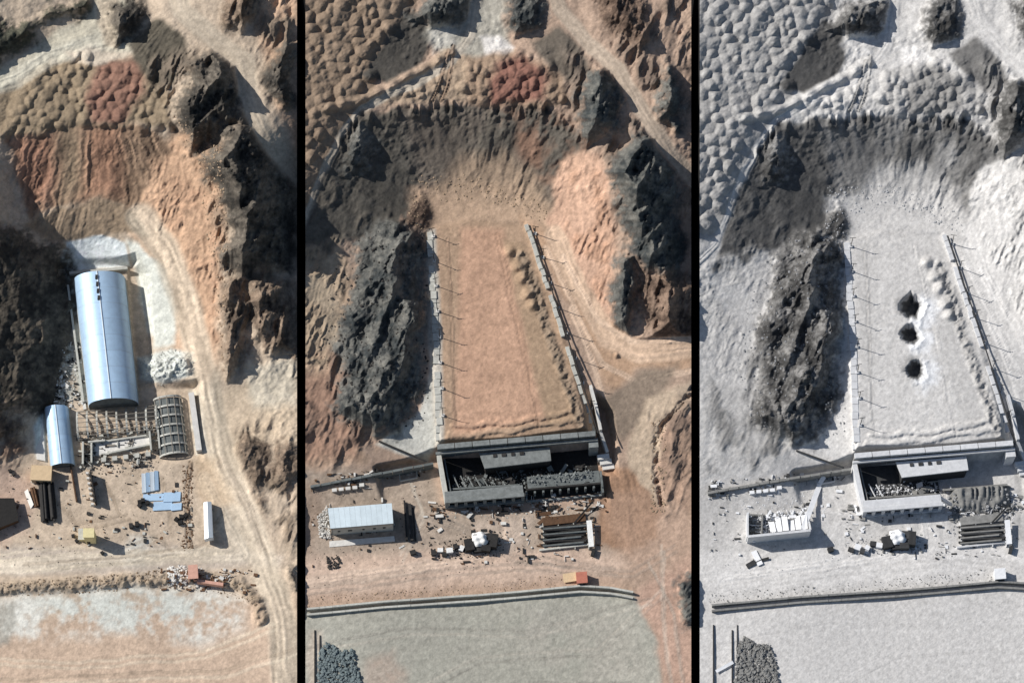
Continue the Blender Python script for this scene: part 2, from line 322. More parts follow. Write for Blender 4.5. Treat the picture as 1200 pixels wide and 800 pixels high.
# ------------------------------------------------------------------ ground of the second and third strips (the hall buried under a mound)
_VV = np.arange(-120, 960, 1.0)
_PP = _VV + np.interp(_VV, [0, 150, 300, 520, 560, 640, 720, 800], [12, 12, 12, 11, 4, -3, -6, -6])
UX = 489
def strip_two(grey):
    if grey:
        X, Y = grid(820, 1262); U = X - UX; V = np.interp(Y, _PP, _VV)
    else:
        X, Y = grid(358, 810); U, V = X, Y
    f = Field(U, V, 30)
    f.base([(300, 860, 0), (560, 860, 0), (810, 860, 0), (300, 725, 0), (560, 720, 0), (700, 720, 0), (800, 740, .3), (300, 690, 1.0), (450, 680, 1), (600, 670, 1), (740, 680, .8), (800, 650, 1.5),
            (300, 610, 1.0), (450, 600, .8), (600, 610, .8), (700, 620, .8), (300, 545, 5), (420, 530, 5), (480, 530, 3.5), (300, 420, 11), (370, 420, 9), (360, 320, 12), (320, 270, 17),
            (320, 180, 23), (370, 180, 22), (300, 60, 30), (370, 60, 27), (430, 30, 27), (450, 90, 24), (400, 145, 22.5), (428, 124, 22.5), (500, 90, 22.5), (545, 60, 23), (560, 0, 24), (540, -50, 26), (440, -50, 30),
            (600, 50, 23.5), (600, 110, 22.5), (540, 112, 22.5), (480, 118, 22.5), (650, 120, 22.5), (680, 145, 20.5), (420, 160, 19.5), (395, 205, 17.5), (370, 262, 15), (540, 150, 17), (480, 160, 17), (600, 155, 17.5), (650, 165, 17.5),
            (560, 205, 11), (500, 215, 11), (630, 215, 12), (450, 220, 13), (430, 260, 12), (560, 240, 9.4), (484, 300, 8), (470, 400, 8), (420, 460, 8), (500, 330, 8), (502, 450, 8),
            (690, 180, 20), (680, 220, 16), (660, 280, 11), (700, 340, 10.5), (740, 400, 9.5), (810, 410, 9.5), (730, 450, 7), (790, 460, 9), (760, 520, 5), (800, 540, 5), (730, 570, 2), (790, 600, 2),
            (640, 0, 27), (690, 50, 26), (730, 100, 25.5), (770, 160, 24), (810, 210, 18), (808, 100, 24), (760, 30, 29), (810, -40, 29), (740, 220, 20), (806, 300, 12), (770, 330, 14), (700, 100, 24),
            (540, 500, 9), (620, 400, 9.2), (560, 330, 9.2)])
    f.C[:] = lin((182, 152, 128))
    # flat yard and lower road
    f.zone([(280, 555), (500, 545), (520, 600), (700, 595), (720, 640), (700, 665), (280, 680)], (172, 152, 132), 8, CL_YARD)
    f.zone([(280, 560), (380, 565), (370, 650), (280, 655)], (150, 124, 104), 10, amt=.6)
    f.zone([(280, 655), (450, 648), (560, 640), (700, 645), (740, 660), (680, 675), (500, 688), (280, 706)], (204, 174, 150), 8, CL_ROAD)
    f.zone([(560, 610), (625, 605), (610, 640), (560, 648)], (198, 176, 156), 8, amt=.7)
    f.track([(590, 605), (596, 630), (560, 652), (470, 668), (360, 682)], 9, (212, 186, 162), .5, .25)
    f.zone([(280, 722), (500, 704), (680, 690), (742, 694), (772, 752), (780, 870), (280, 870)], (172, 169, 154), 3, CL_YARD, warp=.3)
    f.zone([(360, 740), (378, 740), (374, 870), (360, 870)], (196, 178, 158), 6, amt=.7)
    f.zone([(430, 770), (462, 760), (475, 790), (460, 830), (430, 820)], (188, 162, 142), 9, amt=.8)
    f.zone([(742, 694), (830, 640), (830, 870), (785, 870), (770, 745)], (192, 154, 130), 8)
    f.zone([(700, 545), (740, 545), (772, 590), (770, 630), (740, 648), (700, 640)], (160, 122, 92), 6)
    f.streaks([(700, 545), (740, 545), (772, 590), (770, 630), (740, 648), (700, 640)], 715, 480, 22, .4, .4)
    f.zone([(700, 580), (800, 570), (830, 660), (740, 670)], (186, 150, 124), 10, amt=.4)
    rr = random.Random(8)
    for pts in ([(350, 760), (480, 735), (620, 740), (760, 700)], [(440, 830), (560, 770), (700, 760), (775, 690)], [(500, 860), (620, 800), (740, 800)], [(360, 690), (480, 672), (600, 660), (740, 668), (790, 640)], [(480, 600), (540, 615), (600, 650), (720, 665)], [(760, 660), (790, 720), (800, 800)], [(480, 560), (495, 600), (470, 650)], [(775, 640), (775, 700), (790, 860)]):
        for o_ in (0, 7): f.track([(x + o_ * .4, y + o_) for x, y in pts], 2.4, rr.choice([(128, 120, 110), (200, 188, 170)]), .3, .3, None, .08)
    f.zone([(420, 720), (700, 700), (760, 780), (600, 860), (430, 840)], (146, 142, 130), 20, blotch=.22, amt=.45)
    f.zone([(600, 720), (740, 710), (770, 800), (640, 800)], (178, 170, 156), 20, blotch=.25, amt=.4)
    # left flank
    f.zone([(280, 300), (400, 275), (410, 330), (400, 450), (430, 540), (280, 560)], (176, 146, 118), 8)
    f.zone([(350, 440), (400, 440), (420, 535), (350, 545)], (160, 116, 94), 10, amt=.6)
    f.zone([(350, 300), (400, 290), (400, 420), (350, 400)], (182, 166, 138), 12, amt=.6)
    f.zone([(508, 430), (514, 515), (500, 542), (440, 520), (470, 498), (492, 482), (500, 450)], (192, 190, 180), 3, warp=.4)
    # upper terraces
    f.zone([(280, -70), (520, -70), (480, 10), (440, 70), (440, 118), (405, 150), (385, 190), (362, 262), (280, 300)], (146, 123, 100), 6, CL_TERR)
    f.zone([(476, 12), (500, 22), (512, 46), (486, 82), (455, 98), (420, 92)], (86, 81, 74), 4)
    f.zone([(500, 40), (540, -70), (600, -70), (592, 20), (600, 60), (560, 80), (520, 70)], (170, 164, 150), 6, CL_ROAD)
    f.zone([(520, 60), (560, 70), (555, 118), (505, 122), (440, 122), (470, 100)], (168, 144, 118), 6)
    f.zone([(562, 44), (586, 40), (604, 56), (590, 74), (570, 70)], (222, 216, 210), 4, amt=.9)
    f.zone([(505, 38), (530, 30), (535, 50), (510, 62)], (205, 200, 188), 5, amt=.7)
    f.zone([(550, 72), (600, 60), (650, 78), (672, 120), (640, 130), (545, 124)], (152, 126, 102), 6, CL_TERR)
    f.zone([(584, 78), (612, 62), (640, 84), (640, 116), (575, 122), (574, 98)], (136, 92, 76), 7)
    f.zone([(622, 50), (655, 30), (692, 62), (690, 86), (662, 96), (640, 72)], (106, 96, 84), 5)
    f.track([(630, -60), (655, 10), (690, 50), (725, 82), (752, 130), (780, 170), (815, 215)], 11, (184, 164, 142), .95, .15, CL_ROAD)
    # embankment road along the rim
    f.track([(300, 330), (352, 274), (366, 240), (385, 190), (402, 156), (424, 130), (452, 112), (490, 96), (530, 72), (552, 40), (566, -60)], 7, (186, 174, 156), .9, .2, CL_ROAD)
    d, sg, run, w_ = f.line([(380, 128), (410, 122), (450, 104), (490, 84), (530, 62)], 14)
    m = ss(-d, -8, -1); f.H[w_] += m * (1.2 + .5 * np.sin(run / 3.2)); f.paint(m * .5, (172, 146, 120), w_)
    for pts in ([(532, 54), (528, 90), (518, 118)], [(526, 60), (519, 90), (508, 118)]): f.track(pts, 3.5, (128, 104, 84), .7, .4, None, .8)
    # the amphitheatre of slipped soil
    AMP = [(400, 165), (424, 134), (470, 127), (540, 124), (600, 126), (650, 132), (690, 165), (672, 215), (640, 250), (560, 225), (500, 222), (480, 262), (430, 275), (350, 305), (372, 225)]
    f.zone(AMP, (112, 101, 89), 4, CL_SLOPE)
    f.zone([(400, 165), (424, 134), (470, 130), (490, 200), (490, 250), (440, 275), (350, 305), (372, 225)], (88, 83, 75), 9)
    f.zone([(590, 128), (655, 134), (690, 165), (660, 215), (625, 215), (600, 170)], (146, 108, 84), 10, amt=.8)
    f.streaks(AMP, 560, 330, 22, .7, .55, 5)
    f.craggy(AMP, .7, (98, 91, 81), 75, 6, 14)
    d, sg, run, w_ = f.line([(403, 168), (424, 137), (470, 130), (500, 129), (545, 127), (600, 129), (645, 134), (665, 145)], 22, .9)
    n = .9 * vn(run / 26, run * 0, 8) + .7 * vn(run / 7, run * 0, 12)
    m = ss(sg, -2, 4) if False else ss(-d, -13, -3) * np.where(f.Y[w_] > 0, 1, 0)
    f.H[w_] += m * (ridged(f.X[w_] * 1.3, f.Y[w_] * .5, 16, 4, 40) - .62) * 7 * ss(n, .5, .95)
    f.paint(m * ss(n, .6, 1.0) * .85 * ss(fbm(f.X[w_], f.Y[w_] * .5, 9, 2, 70), .42, .56), (66, 62, 56), w_)
    f.zone([(480, 225), (540, 212), (600, 215), (650, 248), (660, 280), (600, 275), (500, 275), (486, 250)], (184, 152, 122), 9)
    f.zone([(540, 185), (590, 180), (625, 205), (650, 250), (560, 235), (510, 225)], (172, 144, 116), 12, amt=.75)
    # peach flank, right strip, road that curves out
    f.zone([(655, 190), (680, 172), (702, 180), (716, 215), (724, 300), (716, 400), (690, 360), (660, 300), (640, 262)], (208, 164, 133), 6)
    f.streaks([(655, 190), (680, 172), (702, 180), (716, 215), (724, 300), (716, 400), (690, 360), (660, 300), (640, 262)], 690, 40, 40, .6, .3)
    f.zone([(612, 250), (655, 285), (700, 370), (745, 395), (830, 395), (830, 432), (745, 432), (715, 460), (700, 430), (625, 280)], (188, 150, 116), 6, CL_ROAD)
    f.track([(650, 275), (680, 340), (712, 395), (750, 414), (830, 408)], 15, (212, 178, 146), .9, .3, CL_ROAD)
    for pts in ([(640, 290), (672, 360), (704, 425), (745, 446), (820, 432)], [(660, 300), (700, 375), (740, 400), (820, 396)], [(668, 360), (700, 440), (718, 500)]):
        f.track(pts, 4.5, (222, 190, 160), .6, .4, CL_ROAD)
    f.zone([(705, 465), (755, 432), (795, 428), (775, 478), (728, 520), (712, 500)], (138, 120, 102), 7)
    f.zone([(760, 470), (808, 445), (808, 478), (780, 500), (772, 540), (770, 590), (735, 545), (735, 520)], (192, 168, 140), 5)
    f.zone([(775, 505), (830, 470), (830, 620), (790, 590), (772, 560)], (168, 136, 112), 6)
    d, sg, run, w_ = f.line([(812, 455), (802, 470), (778, 496), (766, 520), (772, 555), (776, 590)], 14, 1.)
    m = ss(-d, -5, -1); f.H[w_] -= m * 1.3 * np.clip(.6 + 3 * f.fine[w_], 0, 2)
    # the mound
    MD = [(502, 268), (545, 258), (614, 262), (650, 360), (694, 500), (696, 508), (514, 522), (508, 400)]
    f.level(MD, 9.0, 4)
    f.zone(MD, (176, 144, 114), 3, CL_TERR, warp=.15)
    f.zone([(540, 268), (590, 268), (605, 330), (625, 420), (640, 490), (530, 512), (536, 400)], (196, 152, 120), 6, warp=.4)
    f.zone([(590, 280), (612, 285), (648, 390), (680, 492), (640, 500), (612, 380)], (170, 140, 108), 5, amt=.8, warp=.4)
    f.track([(584, 276), (596, 330), (612, 400), (628, 500)], 5, (166, 128, 100), .4, .2)
    f.zone([(500, 268), (510, 268), (518, 400), (520, 518), (510, 522), (502, 400)], (190, 182, 168), 3, warp=.2)
    f.track([(526, 280), (530, 400), (534, 500)], 3, (140, 112, 90), .5, .3, None, .3)
    d, sg, run, w_ = f.line([(612, 300), (628, 345), (648, 405), (668, 462), (684, 505)], 16)
    m = ss(-d, -9, -3); f.H[w_] += m * (.3 + 1.8 * f.fine[w_]); f.paint(m * .65, (132, 116, 98), w_)
    for (a, b) in ((597, 295), (606, 312), (612, 326), (618, 345), (624, 357)):
        r = np.hypot(U - a, (V - b) * 1.1); f.H += 1.5 * ss(-r, -10, 0)
    for pts in ([(525, 512), (600, 505), (680, 492)], [(530, 500), (610, 495), (665, 484)]):
        d, sg, run, w_ = f.line(pts, 8, 1.); f.H[w_] += .6 * ss(-d, -5, -1)
    # terrain falls to the yard in front of the mound; the trench on its right
    FR = [(440, 548), (505, 534), (560, 533), (640, 528), (704, 522), (712, 548), (712, 600), (515, 600), (450, 590)]
    f.level(FR, .5, 4)
    f.level([(698, 468), (712, 480), (720, 520), (722, 556), (704, 556), (700, 508)], .6, 4)
    # crags
    f.craggy([(660, 60), (690, 40), (735, 75), (760, 150), (808, 220), (808, 400), (716, 412), (722, 300), (708, 190), (680, 172)], 4.5, (112, 98, 86), 60)
    f.craggy([(670, 200), (705, 200), (722, 300), (716, 400), (690, 360), (662, 290)], .8, (190, 144, 112), 71, 8, 8)
    f.craggy([(340, 290), (405, 280), (408, 330), (398, 430), (340, 430)], .5 if grey else 1.6, (160, 138, 112), 73, 10, 10)
    f.craggy([(690, -60), (808, -60), (808, 170), (785, 170), (745, 90), (700, 30)], 3.5, (120, 102, 88), 63)
    f.craggy([(340, 420), (420, 400), (440, 520), (400, 545), (340, 555)], 1.0 if grey else 2.6, (126, 100, 84), 66)
    f.craggy([(765, 480), (808, 460), (808, 600), (780, 600)], 2.5, (128, 106, 90), 68)
    f.rock([(478, 262), (496, 268), (502, 300), (500, 400), (492, 440), (497, 470), (470, 505), (436, 514), (398, 482), (392, 420), (404, 350), (418, 290), (445, 262)], 6.5, .5, RK2, 10, .6, 20)
    f.rock([(676, 138), (690, 86), (712, 77), (730, 95), (733, 150), (716, 162), (684, 172)], 11, .2, RK2, 11)
    f.rock([(712, 200), (744, 160), (776, 164), (796, 196), (802, 292), (788, 328), (744, 306), (724, 246)], 11, .3, RK2, 12)
    f.rock([(714, 402), (726, 306), (744, 300), (750, 352), (744, 396), (724, 412)], 8, .25, RK2, 13, strat=.1)
    f.rock([(746, 300), (792, 325), (826, 330), (826, 395), (776, 414), (754, 394)], 6, .45, RB2, 14, strat=.15)
    f.rock([(768, 140), (772, 98), (782, 66), (797, 90), (805, 130), (792, 150)], 7, .3, RK2, 15)
    f.rock([(588, 22), (600, -14), (638, -14), (636, 30), (606, 42)], 6, .3, RK2, 16)
    f.rock([(690, -10), (740, -20), (766, 10), (764, 50), (748, 64), (722, 40)], 4, .5, RB2, 17, strat=.2)
    f.rock([(484, 24), (502, -4), (560, -12), (556, 12), (536, 28), (506, 28)], 9, .2, RK2, 18)
    f.rock([(400, 205), (414, 160), (424, 146), (438, 170), (436, 200), (418, 208)], 4, .12, RK2, 19)
    f.rock([(799, 720), (800, 680), (812, 664), (826, 664), (826, 735), (806, 732)], 4, .3, RK2, 20)
    f.rock([(468, 258), (482, 236), (496, 230), (508, 250), (504, 268), (480, 268)], 2.2, .5, RB2, 21)
    if grey:
        g = f.C @ np.array([.45, .4, .15])
        g = np.clip(np.interp(g, [0, .03, .1, .2, .3, .45, .7], [.015, .03, .10, .31, .51, .61, .74]), 0, .8)
        f.C[:] = g[..., None] * np.array([1.05, 1.0, .93])
        Xp, Yp = X, Y
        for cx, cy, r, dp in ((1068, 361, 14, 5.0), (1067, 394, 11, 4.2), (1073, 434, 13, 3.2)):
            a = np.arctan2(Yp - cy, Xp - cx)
            ca_, sa_ = np.cos(a), np.sin(a)
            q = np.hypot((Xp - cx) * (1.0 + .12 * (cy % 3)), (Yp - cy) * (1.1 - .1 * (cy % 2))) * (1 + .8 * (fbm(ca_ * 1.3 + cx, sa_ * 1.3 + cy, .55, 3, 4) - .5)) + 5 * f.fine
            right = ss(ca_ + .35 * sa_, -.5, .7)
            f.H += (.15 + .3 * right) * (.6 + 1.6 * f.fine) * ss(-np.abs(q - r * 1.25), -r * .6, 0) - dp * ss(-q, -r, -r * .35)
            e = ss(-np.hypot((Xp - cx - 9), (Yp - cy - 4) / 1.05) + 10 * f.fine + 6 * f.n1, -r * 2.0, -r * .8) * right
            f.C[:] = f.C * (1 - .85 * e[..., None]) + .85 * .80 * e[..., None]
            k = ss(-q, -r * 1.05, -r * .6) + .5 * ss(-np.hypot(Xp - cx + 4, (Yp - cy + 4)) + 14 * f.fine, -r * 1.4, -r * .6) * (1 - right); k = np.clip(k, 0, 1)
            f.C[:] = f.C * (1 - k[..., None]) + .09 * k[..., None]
        f.C *= (1 + .14 * f.n1 + .18 * f.fine)[..., None]
    else:
        f.C *= (1 + .30 * f.n1 + .40 * f.fine)[..., None]
    f.H += (.45 * f.fine * ss(fbm(f.X, f.Y, 45, 2, 93), .4, .7) * (ss(f.H, 9.6, 13) + .4 * ss(f.H, .6, 3)) + 1.3 * f.n1 * ss(f.H, 10.5, 14)) * (1 - .85 * f.road) + .1 * f.fine
    f.X, f.Y = X, Y
    finish(f, .80, None if grey else (.985, .975, .95)); return f

# ------------------------------------------------------------------ materials
def mat(name, col, rough=.9, var=.25, sc=1.5, metal=0., bump=.2, tint=None, obj_rand=0.):
    m = bpy.data.materials.new(name); m.use_nodes = True; t = m.node_tree; b = t.nodes['Principled BSDF']
    b.inputs['Roughness'].default_value = rough; b.inputs['Metallic'].default_value = metal
    b.inputs['Specular IOR Level'].default_value = .25
    tc = t.nodes.new('ShaderNodeNewGeometry')
    n = t.nodes.new('ShaderNodeTexNoise'); n.inputs['Scale'].default_value = sc; n.inputs['Detail'].default_value = 6; n.inputs['Roughness'].default_value = .65
    t.links.new(tc.outputs['Position'], n.inputs['Vector'])
    r = t.nodes.new('ShaderNodeMapRange'); r.inputs[1].default_value = .25; r.inputs[2].default_value = .75
    r.inputs[3].default_value = 1 - var; r.inputs[4].default_value = 1 + var
    t.links.new(n.outputs[0], r.inputs[0])
    mx = t.nodes.new('ShaderNodeVectorMath'); mx.operation = 'SCALE'
    if col is None:
        a = t.nodes.new('ShaderNodeAttribute'); a.attribute_name = 'albedo'; t.links.new(a.outputs['Color'], mx.inputs[0])
    else: mx.inputs[0].default_value = col
    fac = r.outputs[0]
    if obj_rand:
        oi = t.nodes.new('ShaderNodeObjectInfo'); mr = t.nodes.new('ShaderNodeMapRange')
        mr.inputs[3].default_value = 1 - obj_rand; mr.inputs[4].default_value = 1 + obj_rand
        t.links.new(oi.outputs['Random'], mr.inputs[0]); mm = t.nodes.new('ShaderNodeMath'); mm.operation = 'MULTIPLY'
        t.links.new(fac, mm.inputs[0]); t.links.new(mr.outputs[0], mm.inputs[1]); fac = mm.outputs[0]
    t.links.new(fac, mx.inputs['Scale']); t.links.new(mx.outputs[0], b.inputs['Base Color'])
    if bump:
        n2 = t.nodes.new('ShaderNodeTexNoise'); n2.inputs['Scale'].default_value = sc * 1.6; n2.inputs['Detail'].default_value = 4
        t.links.new(tc.outputs['Position'], n2.inputs['Vector'])
        bp = t.nodes.new('ShaderNodeBump'); bp.inputs['Strength'].default_value = bump; bp.inputs['Distance'].default_value = .3
        t.links.new(n2.outputs[0], bp.inputs['Height']); t.links.new(bp.outputs[0], b.inputs['Normal'])
    return m
def L(*c): return tuple(float(v) for v in lin(c))
M = {}
M['ground'] = mat('ground_soil', None, .97, .24, .8, bump=.3)
M['rock'] = mat('weathered_rock', None, .95, .42, .9, bump=.75)
M['edge'] = mat('dark_earth_face', (.012, .011, .010), 1, .3, .5, bump=0)
M['metal'] = mat('pale_blue_sheet_metal', L(176, 202, 224), .5, .1, .5, .2, .04, obj_rand=.03)
M['metal_s'] = mat('pale_grey_blue_sheet', L(204, 216, 220), .55, .1, .5, .1, .04, obj_rand=.05)
M['metal_w'] = mat('white_sheet_metal', L(222, 228, 230), .5, .08, .5, .1, .03, obj_rand=.04)
M['conc'] = mat('pale_concrete', L(186, 184, 174), .9, .2, .8, obj_rand=.08)
M['conc_m'] = mat('weathered_concrete', L(128, 131, 128), .92, .35, .7, obj_rand=.14)
M['conc_d'] = mat('grey_concrete', L(104, 108, 106), .9, .35, .9, obj_rand=.15)
M['conc_w'] = mat('whitish_concrete', L(214, 210, 202), .9, .15, .8, obj_rand=.06)
M['steel'] = mat('grey_steel', L(150, 142, 130), .7, .2, 1.5, .2, .05)
M['dark'] = mat('dark_rusty_steel', L(52, 50, 48), .8, .4, 1.2, obj_rand=.25)
M['rust'] = mat('brown_timber', L(104, 78, 58), .9, .3, 1.5, obj_rand=.2)
M['tan'] = mat('tan_plaster', L(206, 180, 144), .9, .12, 1., obj_rand=.05)
M['pink'] = mat('pink_plaster', L(206, 160, 140), .9, .15, 1.)
M['red'] = mat('red_paint', L(186, 118, 98), .85, .15, 1.)
M['black'] = mat('black_tarp', L(40, 38, 36), .8, .3, 1.5, obj_rand=.2)
M['white'] = mat('white_tarpaulin', L(232, 230, 224), .8, .1, 1., bump=.4)
M['yellow'] = mat('cream_plaster', L(224, 210, 160), .9, .12, 1.)
M['stone_t'] = mat('tan_stone', L(164, 142, 118), .95, .3, 2., obj_rand=.3)
M['stone_b'] = mat('blue_grey_stone', L(112, 122, 122), .95, .3, 2., obj_rand=.35)
M['stone_k'] = mat('dark_stone', L(74, 70, 66), .95, .3, 2., obj_rand=.3)
M['stone_g'] = mat('grey_stone', (.34, .34, .34), .95, .3, 2., obj_rand=.3)
M['g_pale'] = mat('pale_grey_concrete', (.62, .62, .62), .9, .15, .8, obj_rand=.06)
M['g_white'] = mat('bright_grey_sheet', (.8, .8, .8), .8, .1, .8)
M['g_mid'] = mat('mid_grey_concrete', (.24, .235, .22), .9, .3, .8, obj_rand=.1)
M['g_dark'] = mat('dark_grey_steel', (.05, .05, .05), .85, .3, 1., obj_rand=.3)

# ------------------------------------------------------------------ object helpers
def tag(o, label=None, cat=None, group=None, kind=None):
    if label: o['label'] = label
    if cat: o['category'] = cat
    if group: o['group'] = group
    if kind: o['kind'] = kind
    return o
def thing(name, label, cat, loc, group=None, rz=0):
    o = bpy.data.objects.new(name, None); COL.objects.link(o); o.location = loc; o.rotation_euler.z = rz
    o.empty_display_size = .5
    return tag(o, label, cat, group)
def link(name, me, parent=None, loc=None, rz=0):
    o = bpy.data.objects.new(name, me); COL.objects.link(o)
    if parent: o.parent = parent
    if loc is not None: o.location = loc
    o.rotation_euler.z = rz
    return o
class MB:
    def __init__(s): s.v = []; s.f = []
    def add(s, vs, fs):
        b = len(s.v); s.v += [tuple(float(c) for c in p) for p in vs]; s.f += [tuple(i + b for i in q) for q in fs]; return s
    def prism(s, pts, z0, z1, top=None):
        """pts counter-clockwise (x, y); z1 may be a list of heights per corner"""
        n = len(pts); zz = z1 if isinstance(z1, (list, tuple)) else [z1] * n; tp = top or pts
        a = sum(pts[i][0] * pts[(i + 1) % n][1] - pts[(i + 1) % n][0] * pts[i][1] for i in range(n))
        if a < 0: pts = pts[::-1]; zz = zz[::-1]; tp = tp[::-1]
        vs = [(x, y, z0) for x, y in pts] + [(x, y, z) for (x, y), z in zip(tp, zz)]
        fs = [tuple(range(n))[::-1], tuple(range(n, 2 * n))] + [(i, (i + 1) % n, n + (i + 1) % n, n + i) for i in range(n)]
        return s.add(vs, fs)
    def box(s, cx, cy, cz, sx, sy, sz, rz=0):
        c, q = cos(rz), sin(rz)
        P = [(cx + x * c - y * q, cy + x * q + y * c) for x, y in ((-sx / 2, -sy / 2), (sx / 2, -sy / 2), (sx / 2, sy / 2), (-sx / 2, sy / 2))]
        return s.prism(P, cz - sz / 2, cz + sz / 2)
    def wall(s, p, q, t, z0, z1, z1b=None):
        dx, dy = q[0] - p[0], q[1] - p[1]; l = hypot(dx, dy); nx, ny = -dy / l * t / 2, dx / l * t / 2
        P = [(p[0] + nx, p[1] + ny), (p[0] - nx, p[1] - ny), (q[0] - nx, q[1] - ny), (q[0] + nx, q[1] + ny)]
        b = z1 if z1b is None else z1b
        return s.prism(P, z0, [z1, z1, b, b])
    def rod(s, p, q, r, n=6, r2=None):
        p = np.array(p, float); q = np.array(q, float); d = q - p; d /= np.linalg.norm(d)
        a = np.cross(d, (0, 0, 1) if abs(d[2]) < .9 else (1, 0, 0)); a /= np.linalg.norm(a); b = np.cross(d, a); r2 = r if r2 is None else r2
        vs = []
        for c, rr in ((p, r), (q, r2)):
            vs += [c + rr * (cos(2 * pi * i / n) * a + sin(2 * pi * i / n) * b) for i in range(n)]
        fs = [(i, n + i, n + (i + 1) % n, (i + 1) % n) for i in range(n)] + [tuple(range(n)), tuple(range(2 * n - 1, n - 1, -1))]
        return s.add(vs, fs)
    def mesh(s, name, m, off=(0, 0, 0)):
        me = bpy.data.meshes.new(name)
        me.from_pydata([(x - off[0], y - off[1], z - off[2]) for x, y, z in s.v], [], s.f); me.materials.append(M[m]); me.update(); return me
    def build(s, name, m, parent=None, smooth=False):
        """vertices are in world space; the parent's place is taken off (or the base centre if top-level)"""
        if parent is not None:
            off = parent.location if parent.parent is None else parent.parent.location
            if parent.parent is not None and parent.type == 'MESH': off = tuple(parent.parent.location[i] + parent.location[i] for i in range(3))
            o = link(name, s.mesh(name, m, off), parent)
        else:
            A = np.array(s.v); off = (A[:, 0].mean(), A[:, 1].mean(), A[:, 2].min())
            o = link(name, s.mesh(name, m, off), None, off)
        if smooth:
            for p in o.data.polygons: p.use_smooth = True
        return o
def lerp(a, b, t): return tuple(x + (y - x) * t for x, y in zip(a, b))

# ------------------------------------------------------------------ heaps of dumped soil: relief laid heap by heap, each cut out as an object of its own
def inside(p, poly):
    x, y = p; r = False
    for (x0, y0), (x1, y1) in zip(poly, poly[1:] + poly[:1]):
        if (y0 > y) != (y1 > y) and x < (x1 - x0) * (y - y0) / (y1 - y0) + x0: r = not r
    return r
def heaps(f, conv, poly, sx, sy, ang, pick, size=1.0, jit=.3):
    """f is still in its own strip's pixels; conv takes the zone's pixels to the strip's"""
    rh = random.Random(int(sx * 100 + sy + poly[0][0])); ca, sa = cos(ang), sin(ang)
    cx = sum(p[0] for p in poly) / len(poly); cy = sum(p[1] for p in poly) / len(poly)
    if not hasattr(f, 'heap'): f.heap = {}; f.bump = np.zeros_like(f.H); f.hid = np.zeros(f.H.shape, np.int16)
    for j in range(-30, 31):
        for i in range(-30, 31):
            a = (i + .5 * (j & 1) + rh.uniform(-jit, jit)) * sx; b = (j + rh.uniform(-jit, jit)) * sy
            u, v = cx + a * ca - b * sa, cy + a * sa + b * ca
            q = size * rh.uniform(.7, 1.35); rot = rh.uniform(0, 3.14); el = rh.uniform(.85, 1.2); hh = rh.uniform(.7, 1.35) * size * (sx / 12) ** .6
            sh = (rh.uniform(-.2, .2), rh.uniform(-.2, .2)); pk = pick(u, v, rh)
            if not inside((u, v), poly): continue
            px, py = conv(u, v)
            w_ = (slice(*np.searchsorted(f.Y[:, 0], [py - 15, py + 15])), slice(*np.searchsorted(f.X[0], [px - 15, px + 15])))
            X, Y = f.X[w_], f.Y[w_]
            if X.size == 0 or px > 1204 or not -8 < py < 806: continue
            jj = X.shape[0] // 2; ii = X.shape[1] // 2
            if f.K[w_][jj, ii] >= 10: continue
            dx = X - px + 3.5 * f.n1[w_] * 2; dy = Y - py + 3.5 * f.n2[w_] * 2
            c, s_ = cos(rot), sin(rot); e = np.hypot((dx * c + dy * s_) / el, (-dx * s_ + dy * c) * el) / (q * (sx + sy) * .5 * .80) * (1 + .25 * f.fine[w_])
            g = np.clip(1 - e, 0, 1); z = hh * 1.15 * (1 - np.clip(e, 0, 1) ** 2) ** 1.15
            m = z > f.bump[w_]
            f.hid[w_] = np.where(m & (e < .98), len(f.heap) + 100, f.hid[w_]); f.heap[len(f.heap) + 100] = pk
            f.bump[w_] = np.maximum(f.bump[w_], z)
def heaps_done(f):
    f.H += f.bump * (1 + .2 * f.fine)
    lim = 1.5 * S * STEP
    for i in range(f.H.shape[0] - 2, -1, -1): np.minimum(f.H[i], f.H[i + 1] + lim, out=f.H[i])
    f.K = np.where((f.hid > 0) & (f.K < 10), f.hid, f.K)
RED1 = [(118, 72), (160, 78), (168, 104), (142, 138), (106, 138), (106, 108)]
def pick1(u, v, r):
    if inside((u + r.uniform(-5, 5), v + r.uniform(-5, 5)), RED1): return 'reddish heap of dumped soil among tan ones above the vaulted hall', 'red soil heaps above the vaulted hall'
    return 'tan heap of dumped soil on the terrace above the vaulted hall', 'tan soil heaps above the vaulted hall'
RED2 = [(584, 82), (612, 66), (640, 84), (640, 114), (578, 118), (572, 98)]
ZA = [(300, -40), (500, -40), (478, 5), (446, 50), (432, 96), (402, 116), (382, 140), (372, 175), (352, 245), (300, 290)]
ZB = [(546, 82), (575, 72), (610, 62), (642, 74), (660, 95), (668, 116), (640, 124), (600, 120), (560, 122), (540, 104)]
ZC = [(440, 108), (470, 104), (515, 84), (526, 96), (500, 120), (450, 122)]
def pick2(u, v, r):
    if inside((u, v), RED2): return 'reddish heap of dumped soil above the slipped amphitheatre slope', 'red soil heaps above the amphitheatre'
    if u > 540: return 'tan heap of dumped soil beside the reddish heaps above the amphitheatre', 'tan soil heaps beside the red ones'
    if u > 438 and v > 82: return 'small brown soil heap below the embankment road at the amphitheatre rim', 'soil heaps below the embankment road'
    return 'brown heap of dumped soil in the wide field of heaps above the embankment road', 'brown soil heaps above the embankment road'
